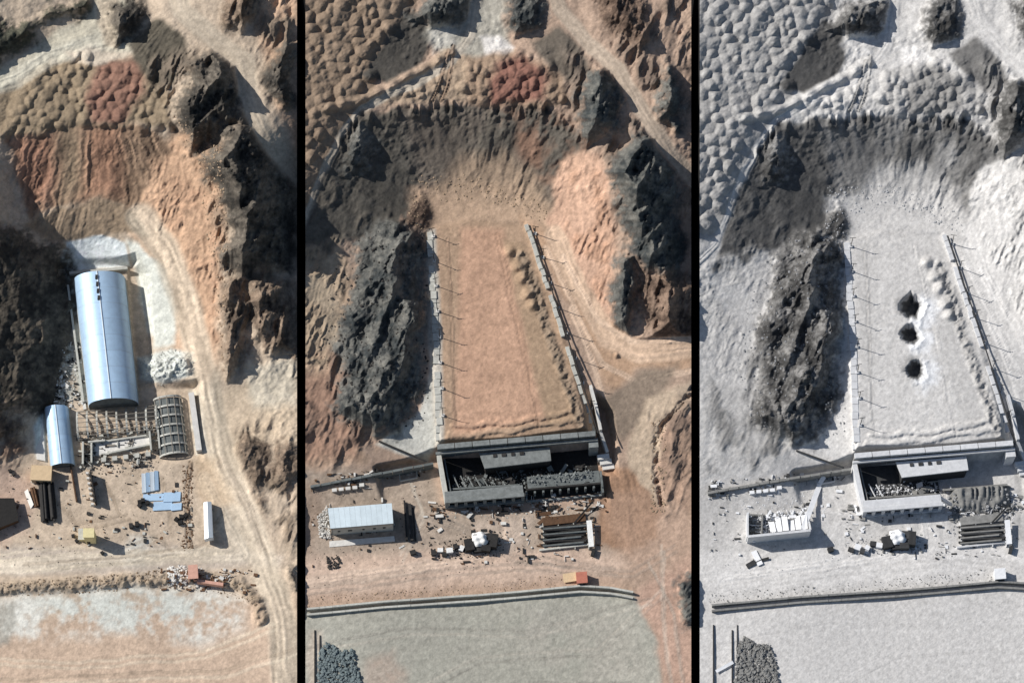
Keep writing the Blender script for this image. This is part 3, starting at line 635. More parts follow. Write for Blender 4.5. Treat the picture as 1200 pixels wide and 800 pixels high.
def pick3(u, v, r):
    if inside((u, v), RED2): return 'mid grey heap of dumped soil above the grey amphitheatre slope', 'mid grey soil heaps'
    if u > 540: return 'pale grey heap of dumped soil beside the darker grey heaps', 'pale soil heaps beside darker ones'
    if u > 438 and v > 82: return 'small pale grey soil heap below the grey embankment road', 'grey soil heaps below the embankment road'
    return 'pale grey heap of dumped soil in the wide field above the grey embankment', 'grey soil heaps in the wide field'

# ------------------------------------------------------------------ lay the three strips as meshes
def vert_normals(P):
    du = np.gradient(P, axis=1); dv = np.gradient(P, axis=0)
    n = np.cross(dv, du); n /= np.linalg.norm(n, axis=-1, keepdims=True) + 1e-12
    return np.where(n[..., 2:3] < 0, -n, n)
def lay(f, names, suffix):
    X, Y = f.X, f.Y
    a, b, c = unproj(X, Y, f.H); P = np.stack([a, b, c], -1); f.P = P
    Nn = vert_normals(P).reshape(-1, 3)
    rws, cls = X.shape
    idx = np.arange(rws * cls).reshape(rws, cls)
    quads = np.stack([idx[1:, :-1], idx[1:, 1:], idx[:-1, 1:], idx[:-1, :-1]], -1).reshape(-1, 4)
    K = f.K[:-1, :-1].reshape(-1)
    ids, cnt = np.unique(K[K >= 100], return_counts=True)
    for k in ids[np.argsort(-cnt)][100:]: K[K == k] = 99
    V = P.reshape(-1, 3); C = np.c_[f.C.reshape(-1, 3), np.ones(rws * cls)]
    for k in np.unique(K):
        q = quads[K == k]
        if len(q) == 0: continue
        used, inv = np.unique(q, return_inverse=True); inv = inv.reshape(-1)
        hp = f.heap.get(int(k)) if k >= 100 else None
        if hp and len(q) < 6: hp = None; k = CL_TERR
        nm, lab = ('soil_heap', hp[0]) if hp else names[int(k)]
        off = V[used].mean(0) if hp else np.zeros(3)
        if hp: off[2] = V[used][:, 2].min()
        me = bpy.data.meshes.new(nm)
        me.vertices.add(len(used)); me.vertices.foreach_set('co', (V[used] - off).astype(np.float32).ravel())
        nf = len(q); me.loops.add(nf * 4); me.loops.foreach_set('vertex_index', inv.astype(np.int32))
        me.polygons.add(nf); me.polygons.foreach_set('loop_start', np.arange(0, nf * 4, 4, dtype=np.int32))
        me.polygons.foreach_set('use_smooth', np.ones(nf, bool))
        at = me.attributes.new('albedo', 'FLOAT_COLOR', 'POINT'); at.data.foreach_set('color', C[used].astype(np.float32).ravel())
        me.update(calc_edges=True); me.validate()
        me.normals_split_custom_set_from_vertices(Nn[used].astype(np.float32))
        me.materials.append(M['rock' if 10 <= k < 99 else 'ground'])
        o = link(nm, me, None, tuple(off))
        if hp: tag(o, lab, 'soil heap', hp[1])
        else: tag(o, lab, kind='stuff' if k == 99 else 'structure')
    # the cut sides of the block
    mb = MB(); zb = -28.0
    edge = np.concatenate([P[0, ::6], P[::6, -1], P[-1, ::-6], P[::-6, 0]]) if False else None
    ring = list(P[0, :]) + list(P[1:, -1]) + list(P[-1, -2::-1]) + list(P[-2:0:-1, 0])
    n = len(ring)
    vs = [tuple(p - np.array([0, 0, .02])) for p in ring] + [(p[0], p[1], zb) for p in ring]
    mb.add(vs, [(i, i + n, (i + 1) % n + n, (i + 1) % n) for i in range(n)])
    o = mb.build('terrain_edge', 'edge'); tag(o, 'dark earth face at the cut edge of the ' + suffix, kind='structure')

def hz(f, px, py):
    """ground height under a photo pixel"""
    i = np.clip(np.searchsorted(f.X[0], px), 0, f.X.shape[1] - 1); j = np.clip(np.searchsorted(f.Y[:, 0], py), 0, f.X.shape[0] - 1)
    return float(f.H[j, i])

base = MB().prism([(-6000, -6000), (6000, -6000), (6000, 6000), (-6000, 6000)], -30, -28.004).build('ground', 'edge')
tag(base, 'dark bare ground below and between the three terrain strips', kind='structure')
ROCKN = {10: 'long dark crag', 11: 'small dark crag', 12: 'steep dark crag', 13: 'broad dark crag', 14: 'brown rock fin', 15: 'brown ribbed rock', 16: 'small dark ridge by the road', 17: 'brown ribbed knoll', 18: 'dark rock wall', 19: 'low brown rock', 20: 'low brown knoll', 21: 'dark rock bank', 22: 'low brown bank'}
def names_for(where):
    d = {0: ('dirt_ground', 'bare soil of the ' + where), 1: ('road', 'packed earth road of the ' + where), 2: ('talus_slope', 'slope of slipped soil in the ' + where),
         3: ('terrace', 'levelled earth terrace of the ' + where), 4: ('yard', 'flat yard of the ' + where), 5: ('berm', 'low earth berm of the ' + where)}
    d[99] = ('soil_heaps', 'smaller heaps of dumped soil in the ' + where)
    for k, v in ROCKN.items(): d[k] = ('rock_outcrop', v + ' in the ' + where)
    return d
F1 = strip_one()
heaps(F1, lambda u, v: (u, v), [(30, 88), (60, 78), (92, 54), (108, 54), (112, 74), (130, 74), (166, 80), (198, 108), (206, 144), (170, 152), (140, 150), (100, 144), (62, 154), (4, 158), (8, 128)], 11.5, 10.5, .15, pick1, 1.05)
heaps_done(F1); lay(F1, names_for('strip with the blue vaulted hall'), 'strip with the blue vaulted hall')
F2 = strip_two(False)
for zn, sx, sy, an, sz in ((ZA, 14, 12, -.75, 1.0), (ZB, 11.5, 10.5, .3, 1.05), (ZC, 11, 9, -.4, .8)): heaps(F2, lambda u, v: (u, v), zn, sx, sy, an, pick2, sz)
heaps_done(F2); lay(F2, names_for('strip with the tan earth mound'), 'strip with the tan earth mound')
F3 = strip_two(True)
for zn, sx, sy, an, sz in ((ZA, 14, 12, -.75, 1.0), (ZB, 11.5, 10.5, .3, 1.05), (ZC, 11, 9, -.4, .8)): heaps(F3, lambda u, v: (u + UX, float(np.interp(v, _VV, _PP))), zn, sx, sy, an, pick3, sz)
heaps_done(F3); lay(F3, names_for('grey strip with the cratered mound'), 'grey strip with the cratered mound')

class Pan:
    """places things by photo pixel on one strip"""
    def __init__(s, f, conv): s.f = f; s.conv = conv
    def h(s, u, v): return hz(s.f, *s.conv(u, v))
    def at(s, u, v, dz=0, z=None):
        x, y = s.conv(u, v); z = (hz(s.f, x, y) if z is None else z)
        a, b, c = unproj(x, y, z); return (a, b, c + dz)
    def xy(s, u, v, z):
        x, y = s.conv(u, v); a, b, _ = unproj(x, y, z); return (a, b)
A1 = Pan(F1, lambda u, v: (u, v)); A2 = Pan(F2, lambda u, v: (u, v)); A3 = Pan(F3, lambda u, v: (u + UX, float(np.interp(v, _VV, _PP))))

# ------------------------------------------------------------------ loose stones, too many to count
def stone_shape(r_, n=5):
    vs = []; 
    for z, rr in ((-.4, .8), (.15, 1.0), (.6, .55)):
        for i in range(n):
            a = 2 * pi * i / n + z; q = rr * r_.uniform(.7, 1.2); vs.append((q * cos(a), q * sin(a), z + r_.uniform(-.12, .12)))
    fs = [tuple(range(2 * n, 3 * n))]
    for k in (0, 1):
        for i in range(n): j = (i + 1) % n; fs.append((k * n + i, k * n + j, (k + 1) * n + j, (k + 1) * n + i))
    return vs, fs
SHP = [stone_shape(random.Random(40 + i)) for i in range(8)]
def stones(pan, name, poly, count, smin, smax, m, label, pw=2.5, hill=0, frame=(0, 1200)):
    mb = MB(); xs = [p[0] for p in poly]; ys = [p[1] for p in poly]; k = 0; tries = 0
    while k < count and tries < count * 12:
        tries += 1
        u, v = R.uniform(min(xs), max(xs)), R.uniform(min(ys), max(ys))
        if not inside((u, v), poly): continue
        px, py = pan.conv(u, v)
        if not frame[0] < px < frame[1]: continue
        p = pan.at(u, v); s_ = smin + (smax * .62 - smin) * R.random() ** pw; vs, fs = R.choice(SHP); a = R.uniform(0, 6.3); c, q = cos(a), sin(a)
        e = R.uniform(.7, 1.3); dz = R.random() * hill
        mb.add([(p[0] + s_ * (x * c - y * q) * e, p[1] + s_ * (x * q + y * c), p[2] + dz + s_ * .8 * z) for x, y, z in vs], fs); k += 1
    return tag(mb.build(name, m), label, kind='stuff') if mb.v else None

# ------------------------------------------------------------------ vaulted halls
def vault(pan, name, label, c, h, m, npan, vents=0, group=None, ribs=False, z0=None):
    """c: eave corners NW, NE, SE, SW in pixels; axis runs N-S; sheets are parts"""
    z = pan.h((c[0][0] + c[2][0]) / 2, (c[0][1] + c[2][1]) / 2) if z0 is None else z0
    W4 = [pan.xy(u, v, z) for u, v in c]
    ctr = (sum(p[0] for p in W4) / 4, sum(p[1] for p in W4) / 4, z)
    t = thing(name, label, 'hall', ctr, group)
    def pt(s_, a, lift=0.0):
        l = lerp(W4[0], W4[3], s_); r = lerp(W4[1], W4[2], s_); k = .5 - .5 * cos(a)
        hx = h * sin(a) ** .85
        return (*lerp(l, r, k), z + (1.6 if h > 4 else .54) + hx * (1 + lift) + lift)
    na = 10
    for side in (0, 1):
        for i in range(npan):
            s0, s1 = (i + .004) / npan, (i + .996) / npan; mb = MB(); vs = []
            for k in range(na + 1):
                a = pi * (side * .5 + .5 * k / na)
                for s_ in (s0, s1): vs.append(pt(s_, a))
            fs = [(2 * k, 2 * k + 1, 2 * k + 3, 2 * k + 2) for k in range(na)]
            mb.add(vs, fs).build('roof_sheet', m, t, True)
    rc = MB().rod(pt(0, pi / 2, .01), pt(1, pi / 2, .01), .16).build('ridge_cap', 'metal_w', t)
    for s_ in (.004, .996):
        mb = MB(); vs = [pt(s_, pi * k / 16) for k in range(17)]; vs = [(x, y, q - .13) for x, y, q in vs]
        b0 = lerp(W4[0], W4[3], s_); b1 = lerp(W4[1], W4[2], s_); vs += [(*b1, z - .5), (*b0, z - .5)]
        mb.add(vs, [tuple(range(19))]); mb.add([(x, y + .2 * (1 if s_ < .5 else -1) * -1, q) for x, y, q in vs], [tuple(range(18, -1, -1))])
        mb.build('end_wall', 'conc_d', t)
    for e0, e1 in ((W4[0], W4[3]), (W4[1], W4[2])):
        MB().wall(e0, e1, .35, z - .5, z + 1.66 if h > 4 else z + .6).build('side_wall', 'conc', t)
    for i in range(vents):
        s_ = .05 + .055 * i; p = pt(s_, pi / 2, 0); MB().box(p[0] - .3, p[1], p[2] + .12, .7, 1.3, .5).build('roof_vent', 'dark', rc)
    return t
vault(A1, 'vaulted_hall', 'large pale blue vaulted metal hall standing in the rock cutting', [(88, 332), (147, 328), (163, 476), (105, 480)], 6.4, 'metal', 8, 4)
vault(A1, 'vaulted_shed', 'small pale blue vaulted metal shed at the corner of the bare arch frame', [(53, 480), (80, 478), (88, 546), (60, 549)], 3.0, 'metal', 4)

def arch_frame(pan, name, label, p0, p1, span, h, nrib, m, mp, nbar, deck=None):
    """bare arches: the axis runs p0 -> p1 (pixels at the ground), ribs stand across it"""
    z = .4; a = pan.xy(*p0, z); b = pan.xy(*p1, z); dx, dy = b[0] - a[0], b[1] - a[1]; l = hypot(dx, dy); dx /= l; dy /= l; nx, ny = -dy, dx
    t = thing(name, label, 'frame', ((a[0] + b[0]) / 2, (a[1] + b[1]) / 2, z))
    def pt(s_, an): return (a[0] + dx * l * s_ + nx * span / 2 * cos(an), a[1] + dy * l * s_ + ny * span / 2 * cos(an), z + h * sin(an) ** .9)
    for i in range(nrib):
        mb = MB(); s_ = i / (nrib - 1); pr = [pt(s_, pi * k / 12) for k in range(13)]
        for k in range(12):
            (x0, y0, z0), (x1, y1, z1) = pr[k], pr[k + 1]; hw = .26
            vs = []
            for x, y, q in ((x0, y0, z0), (x1, y1, z1)):
                vs += [(x - dx * hw, y - dy * hw, q), (x + dx * hw, y + dy * hw, q), (x + dx * hw, y + dy * hw, q - .4), (x - dx * hw, y - dy * hw, q - .4)]
            mb.add(vs, [(0, 1, 5, 4), (1, 2, 6, 5), (2, 3, 7, 6), (3, 0, 4, 7), (3, 2, 1, 0), (4, 5, 6, 7)])
        mb.build('rib', m, t)
    for k in range(nbar):
        an = pi * (k + 1) / (nbar + 1); MB().rod(pt(0, an), pt(1, an), .11, 5).build('purlin', mp, t)
    if deck:
        for i in range(nrib - 1):
            mb = MB(); s0, s1 = (i + .12) / (nrib - 1), (i + .88) / (nrib - 1); vs = []
            for k in range(11):
                for s_ in (s0, s1): x, y, q = pt(s_, pi * (.06 + .088 * k)); vs.append((x, y, q - .5))
            mb.add(vs, [(2 * k, 2 * k + 1, 2 * k + 3, 2 * k + 2) for k in range(10)]); mb.build('roof_deck', deck, t)
    return t
arch_frame(A1, 'arch_frame', 'bare row of concrete arch ribs beside the small blue shed', (92, 500), (184, 492), 9.0, 3.4, 9, 'conc', 'steel', 9)
arch_frame(A1, 'decked_arch_frame', 'arch frame with dark decking between pale ribs beside the concrete pile', (196, 468), (204, 534), 8.4, 3.0, 7, 'conc', 'steel', 5, 'conc_d')

# low unfinished walls in front of the arches
t = thing('unfinished_walls', 'low unfinished concrete walls in front of the bare arch ribs', 'wall', A1.at(140, 532, z=.3))
for (u0, v0, u1, v1, hh) in ((98, 520, 98, 546, 2.4), (104, 520, 124, 518, 2.2), (124, 518, 180, 510, 1.4), (108, 544, 108, 520, 2.2), (128, 532, 176, 522, 1.6), (176, 508, 178, 530, 2.6), (186, 506, 188, 528, 2.6)):
    MB().wall(A1.xy(u0, v0, .3), A1.xy(u1, v1, .3), .5, .1, hh).build('wall_panel', 'conc', t)
for i in range(5):
    p = A1.xy(122 + 13 * i, 540 - 1.6 * i, .3); MB().box(*p, 1.0, 1.4, 1.3, 1.3, .1).build('column_stub', 'conc', t)
slab = [A1.xy(u, v, .5) for u, v in ((105, 521), (176, 511), (178, 522), (107, 535))]
MB().prism(slab, .35, .75).build('floor_slab', 'conc_w', t)
o = MB().prism([A1.xy(u, v, .9) for u, v in ((41, 500), (50, 484), (53, 540), (43, 538))], .1, .95).build('concrete_slab', 'conc_w'); tag(o, 'pale concrete apron slab beside the small blue shed', 'slab')
o = MB().wall(A1.at(225, 464)[:2], A1.at(234, 530)[:2], 1.6, .5, 3.2).build('retaining_wall', 'conc_w'); tag(o, 'whitish retaining wall beside the decked arch frame', 'wall')
o = MB().wall(A1.at(82, 322, z=.3)[:2], A1.at(150, 316, z=.3)[:2], .8, .2, 1.8).build('head_wall', 'conc'); tag(o, 'low concrete head wall behind the large vaulted hall', 'wall')
o = MB().wall(A1.at(80, 335, z=.3)[:2], A1.at(98, 472, z=.3)[:2], .6, .2, 1.2).build('gutter_wall', 'conc'); tag(o, 'thin concrete gutter wall along the large vaulted hall', 'wall')

# ------------------------------------------------------------------ the first yard
def boxy(pan, name, label, cat, c, h, m, roof=None, parts=(), group=None, over=.0, z=None):
    """a hut: c are the ground corners in pixels (NW, NE, SE, SW)"""
    cu = sum(p[0] for p in c) / 4; cv = sum(p[1] for p in c) / 4; z = pan.h(cu, cv) if z is None else z
    P = [pan.xy(u, v, z) for u, v in c]; ctr = (sum(p[0] for p in P) / 4, sum(p[1] for p in P) / 4, z)
    t = thing(name, label, cat, ctr, group)
    MB().prism(P, z - .3, z + h).build('wall', m, t)
    if roof:
        Q = [lerp((ctr[0], ctr[1]), p, 1.08 + over) for p in P]
        r = MB().prism(Q, z + h + .002, z + h + .2).build('roof', roof, t)
    # a door and a window on the south side
    a, b = P[3], P[2]; d = hypot(b[0] - a[0], b[1] - a[1]); ux, uy = (b[0] - a[0]) / d, (b[1] - a[1]) / d
    if 'door' in parts:
        q = lerp(a, b, .3); dd = MB().box(q[0] + uy * .04, q[1] - ux * .04, z + 1.0, .9, .12, 2.0, atan2(uy, ux)).build('door', 'dark', t)
    if 'window' in parts:
        q = lerp(a, b, .72); MB().box(q[0] + uy * .04, q[1] - ux * .04, z + 1.5, .9, .12, .8, atan2(uy, ux)).build('window', 'black', t)
    return t
boxy(A1, 'cabin', 'square tan flat-roofed cabin in front of the small blue shed', 'cabin', [(40, 550), (62, 551), (61, 567), (38, 566)], 3.3, 'tan', 'tan', ('door', 'window'))
boxy(A1, 'dark_shed', 'black-roofed low shed at the edge of the yard', 'shed', [(-14, 588), (17, 588), (22, 612), (-14, 626)], 2.4, 'rust', 'black', ('door',))
t = boxy(A1, 'cream_tower', 'tall cream block tower casting a long shadow over the yard', 'tower', [(101, 627), (113, 627), (113, 637), (101, 637)], 6.0, 'yellow', 'yellow', ('door',))
boxy(A1, 'annex_hut', 'low cream hut with broken roof against the cream tower', 'hut', [(93, 622), (101, 622), (101, 634), (93, 634)], 1.8, 'yellow', 'conc', ())
boxy(A1, 'pink_hut', 'pinkish hut on the earth berm beside white rubble', 'hut', [(222, 666), (232, 665), (233, 680), (222, 681)], 2.6, 'pink', 'pink', ('door', 'window'))
o = MB().wall(A1.at(232, 683)[:2], A1.at(262, 686)[:2], .9, 0, 2.2).build('low_wall', 'pink'); tag(o, 'low pinkish wall running from the pink hut', 'wall')
# the white trailer
z = A1.h(243, 610); P = [A1.xy(u, v, z + 1.6) for u, v in ((239, 590), (248, 589), (250, 631), (240, 633))]
t = thing('storage_trailer', 'long white ridged storage trailer beside the wheel tracks', 'trailer', (*A1.xy(244, 612, z), z))
MB().prism(P, z + .4, z + 2.6).build('body', 'metal_w', t)
mid = [lerp(P[0], P[1], .5), lerp(P[3], P[2], .5)]
for a, b, side in ((P[0], P[3], -1), (P[1], P[2], 1)):
    vs = [(*a, z + 2.61), (*b, z + 2.61), (*mid[1], z + 3.1), (*mid[0], z + 3.1), (*a, z + 2.72), (*b, z + 2.72), (*mid[1], z + 3.22), (*mid[0], z + 3.22)]
    MB().add(vs, [(0, 1, 2, 3)[::side], (4, 5, 6, 7)[::-side], (0, 4, 5, 1), (3, 2, 6, 7), (0, 3, 7, 4), (1, 5, 6, 2)]).build('roof_sheet', 'metal_w', t)
for k in (.15, .85):
    for e in ((P[0], P[3]), (P[1], P[2])):
        q = lerp(e[0], e[1], k); MB().rod((q[0] - .1, q[1], z + .3), (q[0] + .1, q[1], z + .3), .42, 10).build('wheel', 'dark', t)
# pipe stacks, planks, standing panel
def pile(pan, name, label, cat, a, b, n, r, m, rows=2, group=None, child='pipe'):
    z = pan.h((a[0] + b[0]) / 2, (a[1] + b[1]) / 2); p = pan.xy(*a, z); q = pan.xy(*b, z); d = hypot(q[0] - p[0], q[1] - p[1]); nx, ny = -(q[1] - p[1]) / d, (q[0] - p[0]) / d
    t = thing(name, label, cat, ((p[0] + q[0]) / 2, (p[1] + q[1]) / 2, z), group)
    for k in range(rows):
        for i in range(n - k):
            off = (i - (n - k - 1) / 2) * 2.05 * r; e = R.uniform(-.06, .06); g = (q[0] - p[0], q[1] - p[1])
            MB().rod((p[0] + nx * off + g[0] * e, p[1] + ny * off + g[1] * e, z + r + k * 1.75 * r), (q[0] + nx * off + g[0] * e, q[1] + ny * off + g[1] * e, z + r + k * 1.75 * r), r, 8).build(child, m, t)
    return t
pile(A1, 'pipe_stack', 'stack of dark pipes with rough ends beside the pale slab', 'pipes', (51, 568), (54, 612), 4, .35, 'dark', 3)
pile(A1, 'pipe_stack', 'shorter dark pipe stack alongside the longer one', 'pipes', (59, 568), (63, 610), 3, .36, 'dark', 3)
pile(A1, 'log_stack', 'short stack of dark brown timbers beside a leaning pale slab', 'timber', (39, 572), (44, 594), 3, .3, 'rust', 2, child='log')
z = A1.h(33, 584); vs = [(*A1.xy(u, v, z), q) for (u, v), q in (((28, 576), z), ((33, 574), z + 1.0), ((40, 592), z + 1.0), ((36, 596), z))]
o = MB().add(vs + [(x, y, q - .25) for x, y, q in vs], [(0, 1, 2, 3)[::-1], (4, 5, 6, 7), (0, 4, 5, 1)[::-1], (1, 5, 6, 2)[::-1], (2, 6, 7, 3)[::-1], (3, 7, 4, 0)[::-1]]).build('leaning_slab', 'conc_w'); tag(o, 'pale slab leaning on the short timber stack', 'slab')
o = MB().wall(A1.at(83, 546)[:2], A1.at(90, 588)[:2], .35, .3, 1.5).build('steel_beam', 'rust'); tag(o, 'long brown steel beam lying between cabin and formwork', 'beam')
t = thing('formwork_rack', 'dark standing formwork panels held by a row of white props', 'formwork', A1.at(106, 574))
zz = A1.h(106, 574)
for i in range(7):
    p = lerp(A1.at(103, 556)[:2], A1.at(109, 592)[:2], i / 6); q = lerp(A1.at(107, 556)[:2], A1.at(113, 592)[:2], i / 6)
    MB().box(*p, zz + .8, .8, .55, 1.6).build('prop', 'conc_w', t)
    if i < 6:
        q2 = lerp(A1.at(107, 556)[:2], A1.at(113, 592)[:2], (i + .94) / 6); MB().wall(q, q2, .4, zz, zz + 3.1).build('panel', 'dark', t)
for k, (u, v) in enumerate(((166, 555), (171, 554), (176, 553), (181, 552))):
    z = A1.h(u, v); c = [A1.xy(u + a, v + b, z) for a, b in ((0, 0), (4.4, -.3), (5.2, 22), (.6, 23))]
    o = MB().prism(c, z, [z + .5, z + .25, z + .25, z + .5]).build('metal_sheet', ('metal_w', 'metal', 'metal_w', 'metal')[k])
    tag(o, 'long pale metal sheet in the row lying on the yard', 'metal sheet', 'metal sheets in a row on the yard')
for k, (u, v, a, b) in enumerate(((168, 579, 24, 9), (180, 588, 22, 11), (192, 577, 20, 12), (201, 590, 12, 9))):
    z = A1.h(u, v) + .02 * k + .08; c = [A1.xy(u + i * a, v + j * b - i * 2, z) for i, j in ((0, 0), (1, .1), (.96, 1), (-.04, .92))]
    o = MB().prism(c, z - .06, z + .18).build('roof_sheet_stack', 'metal'); tag(o, 'flat pale blue sheet stack on the yard, among overlapping ones', 'sheet stack', 'flat pale blue sheet stacks')
def crate(pan, u, v, sx, sy, h, m, label, cat, group, rz=0, name='crate'):
    p = pan.at(u, v); t = thing(name, label, cat, p, group, rz)
    me = MB().box(0, 0, h / 2, sx, sy, h).mesh('box', m); link('box', me, t)
    link('lid', MB().box(0, 0, h + .04, sx * 1.06, sy * 1.06, .08).mesh('lid', m), t)
for u, v in ((207, 609), (213, 606), (218, 604), (211, 613)): crate(A1, u, v, 1.2, 1.0, .9, 'black', 'black crate in the cluster beside the brown track bank', 'crate', 'black crates beside the bank', R.uniform(0, 1))
for u, v in ((154, 617), (161, 615)): crate(A1, u, v, 1.0, 1.3, 1.4, 'dark', 'dark crate behind the pale spill on the road', 'crate', 'dark crates behind the pale spill', .1)
for u, v in ((164, 589), (168, 587), (173, 590), (164, 593)): crate(A1, u, v, 1.0, 1.0, 1.2, 'black', 'small black crate beside the flat blue sheets', 'crate', 'black crates beside the blue sheets', R.uniform(0, 1))
for u, v in ((86, 628), (90, 634), (120, 648) , (12, 552), (16, 556)): crate(A1, u, v, .9, .8, .7, 'dark', 'small dark box lying alone on the dusty yard', 'box', 'small dark boxes on the yard', R.uniform(0, 1))
stones(A1, 'white_rubble', [(196, 664), (220, 662), (220, 684), (196, 684)], 160, .2, .9, 'conc_w', 'white rubble beside the pink hut', 1.5)
stones(A1, 'berm_stones', [(0, 682), (140, 672), (230, 664), (300, 690), (300, 712), (230, 686), (140, 692), (0, 700)], 700, .12, .6, 'stone_t', 'loose brown stones along the berm')
stones(A1, 'concrete_rubble', [(160, 420), (200, 408), (228, 416), (226, 440), (190, 452), (164, 448)], 520, .08, .4, 'conc', 'pale concrete rubble pile beside the large hall', 2.5, .25)
stones(A1, 'cut_rubble', [(74, 418), (92, 405), (98, 468), (60, 478), (66, 446)], 300, .12, .6, 'conc', 'pale rubble in the cutting beside the large hall', 2)
stones(A1, 'scree', [(195, 120), (260, 165), (268, 300), (262, 440), (250, 330), (230, 190)], 500, .12, .8, 'stone_t', 'brown scree under the dark crags', 3)
stones(A1, 'bank_stones', [(214, 545), (226, 545), (226, 645), (214, 645)], 260, .12, .6, 'rust', 'brown debris along the bank', 2)
stones(A1, 'yard_debris', [(0, 545), (235, 540), (235, 660), (0, 665)], 420, .07, .32, 'stone_k', 'small dark debris scattered on the yard', 3)
stones(A1, 'wall_debris', [(95, 535), (190, 525), (190, 550), (95, 560)], 120, .15, .55, 'stone_k', 'dark debris below the unfinished walls', 2)

# ------------------------------------------------------------------ the mound: coping walls, posts and the front
def post_set(pan, grey, pts, label, group):
    me = MB(); me.rod((0, 0, -.3), (0, 0, 5.6), .13, 6, .09); pm = me.mesh('pole', 'g_dark' if grey else 'dark')
    ar = MB().rod((-.9, 0, 5.5), (.9, .25, 5.5), .09, 5).mesh('arm', 'g_dark' if grey else 'dark')
    ft = MB().box(0, 0, .15, .9, .9, .7).mesh('footing', 'g_pale' if grey else 'conc_w')
    for u, v in pts:
        if grey and pan.conv(u, v)[0] > 1205: continue
        t = thing('lamp_post', label, 'post', pan.at(u, v), group); t.rotation_euler = (R.uniform(-.06, .06), R.uniform(-.08, .05), R.uniform(-.3, .3)); link('pole', pm, t); link('arm', ar, t); link('footing', ft, t)
LEFT = [(508, 277), (509, 306), (511, 335), (513, 365), (515, 395), (516, 425), (518, 455), (519, 487)]
RIGHT = [(627, 274), (636, 302), (645, 332), (654, 361), (664, 390), (674, 420), (683, 449), (693, 478)]
def mound_parts(pan, grey):
    w = 'grey cratered mound' if grey else 'tan earth mound'
    post_set(pan, grey, LEFT, 'dark lamp post on the ledge beside the rock, at the ' + w, 'lamp posts on the ledge of the ' + w)
    post_set(pan, grey, RIGHT, 'dark lamp post on the coping wall away from the rock, at the ' + w, 'lamp posts on the coping of the ' + w)
    cm, cd = ('g_pale', 'g_mid') if grey else ('conc', 'conc_d')
    for lab, pts, n, hh in (('pale segmented coping along the rock side of the ' + w, [(503, 272), (511, 400), (515, 516)], 26, .7), ('pale segmented coping wall along the road side of the ' + w, [(617, 264), (650, 362), (696, 508)], 26, 1.1)):
        x0, y0, z0 = pan.at(*pts[1]); t = thing('coping_wall', lab, 'wall', (x0, y0, z0))
        n1 = n // 2
        for a, b in zip(pts[:-1], pts[1:]):
            for i in range(n1):
                p = lerp(a, b, (i + .03) / n1); q = lerp(a, b, (i + .97) / n1)
                if grey and pan.conv(*p)[0] > 1215: continue
                if R.random() < .08: continue
                j_ = R.uniform(-.7, .7); A = pan.at(p[0] + j_, p[1]); B = pan.at(q[0] + j_ + R.uniform(-.4, .4), q[1]); zb = min(A[2], B[2])
                MB().wall(A[:2], B[:2], 1.1 if hh > 1 else 1.7, zb - .6, zb + (hh if hh > 1 else .3) + R.uniform(-.15, .12)).build('coping_block', cm, t)
    # stub ties and timbers on the road side coping
    t = thing('pipe_run', 'thin dark pipe run along the road side coping of the ' + w, 'pipe', pan.at(655, 350))
    pr = [pan.at(621, 266, 1.0), pan.at(655, 366, 1.0), pan.at(701, 508, .6, z=9)]
    for a, b in zip(pr[:-1], pr[1:]): MB().rod(a, b, .2, 6).build('pipe', 'g_dark' if grey else 'dark', t)
mound_parts(A2, False); mound_parts(A3, True)

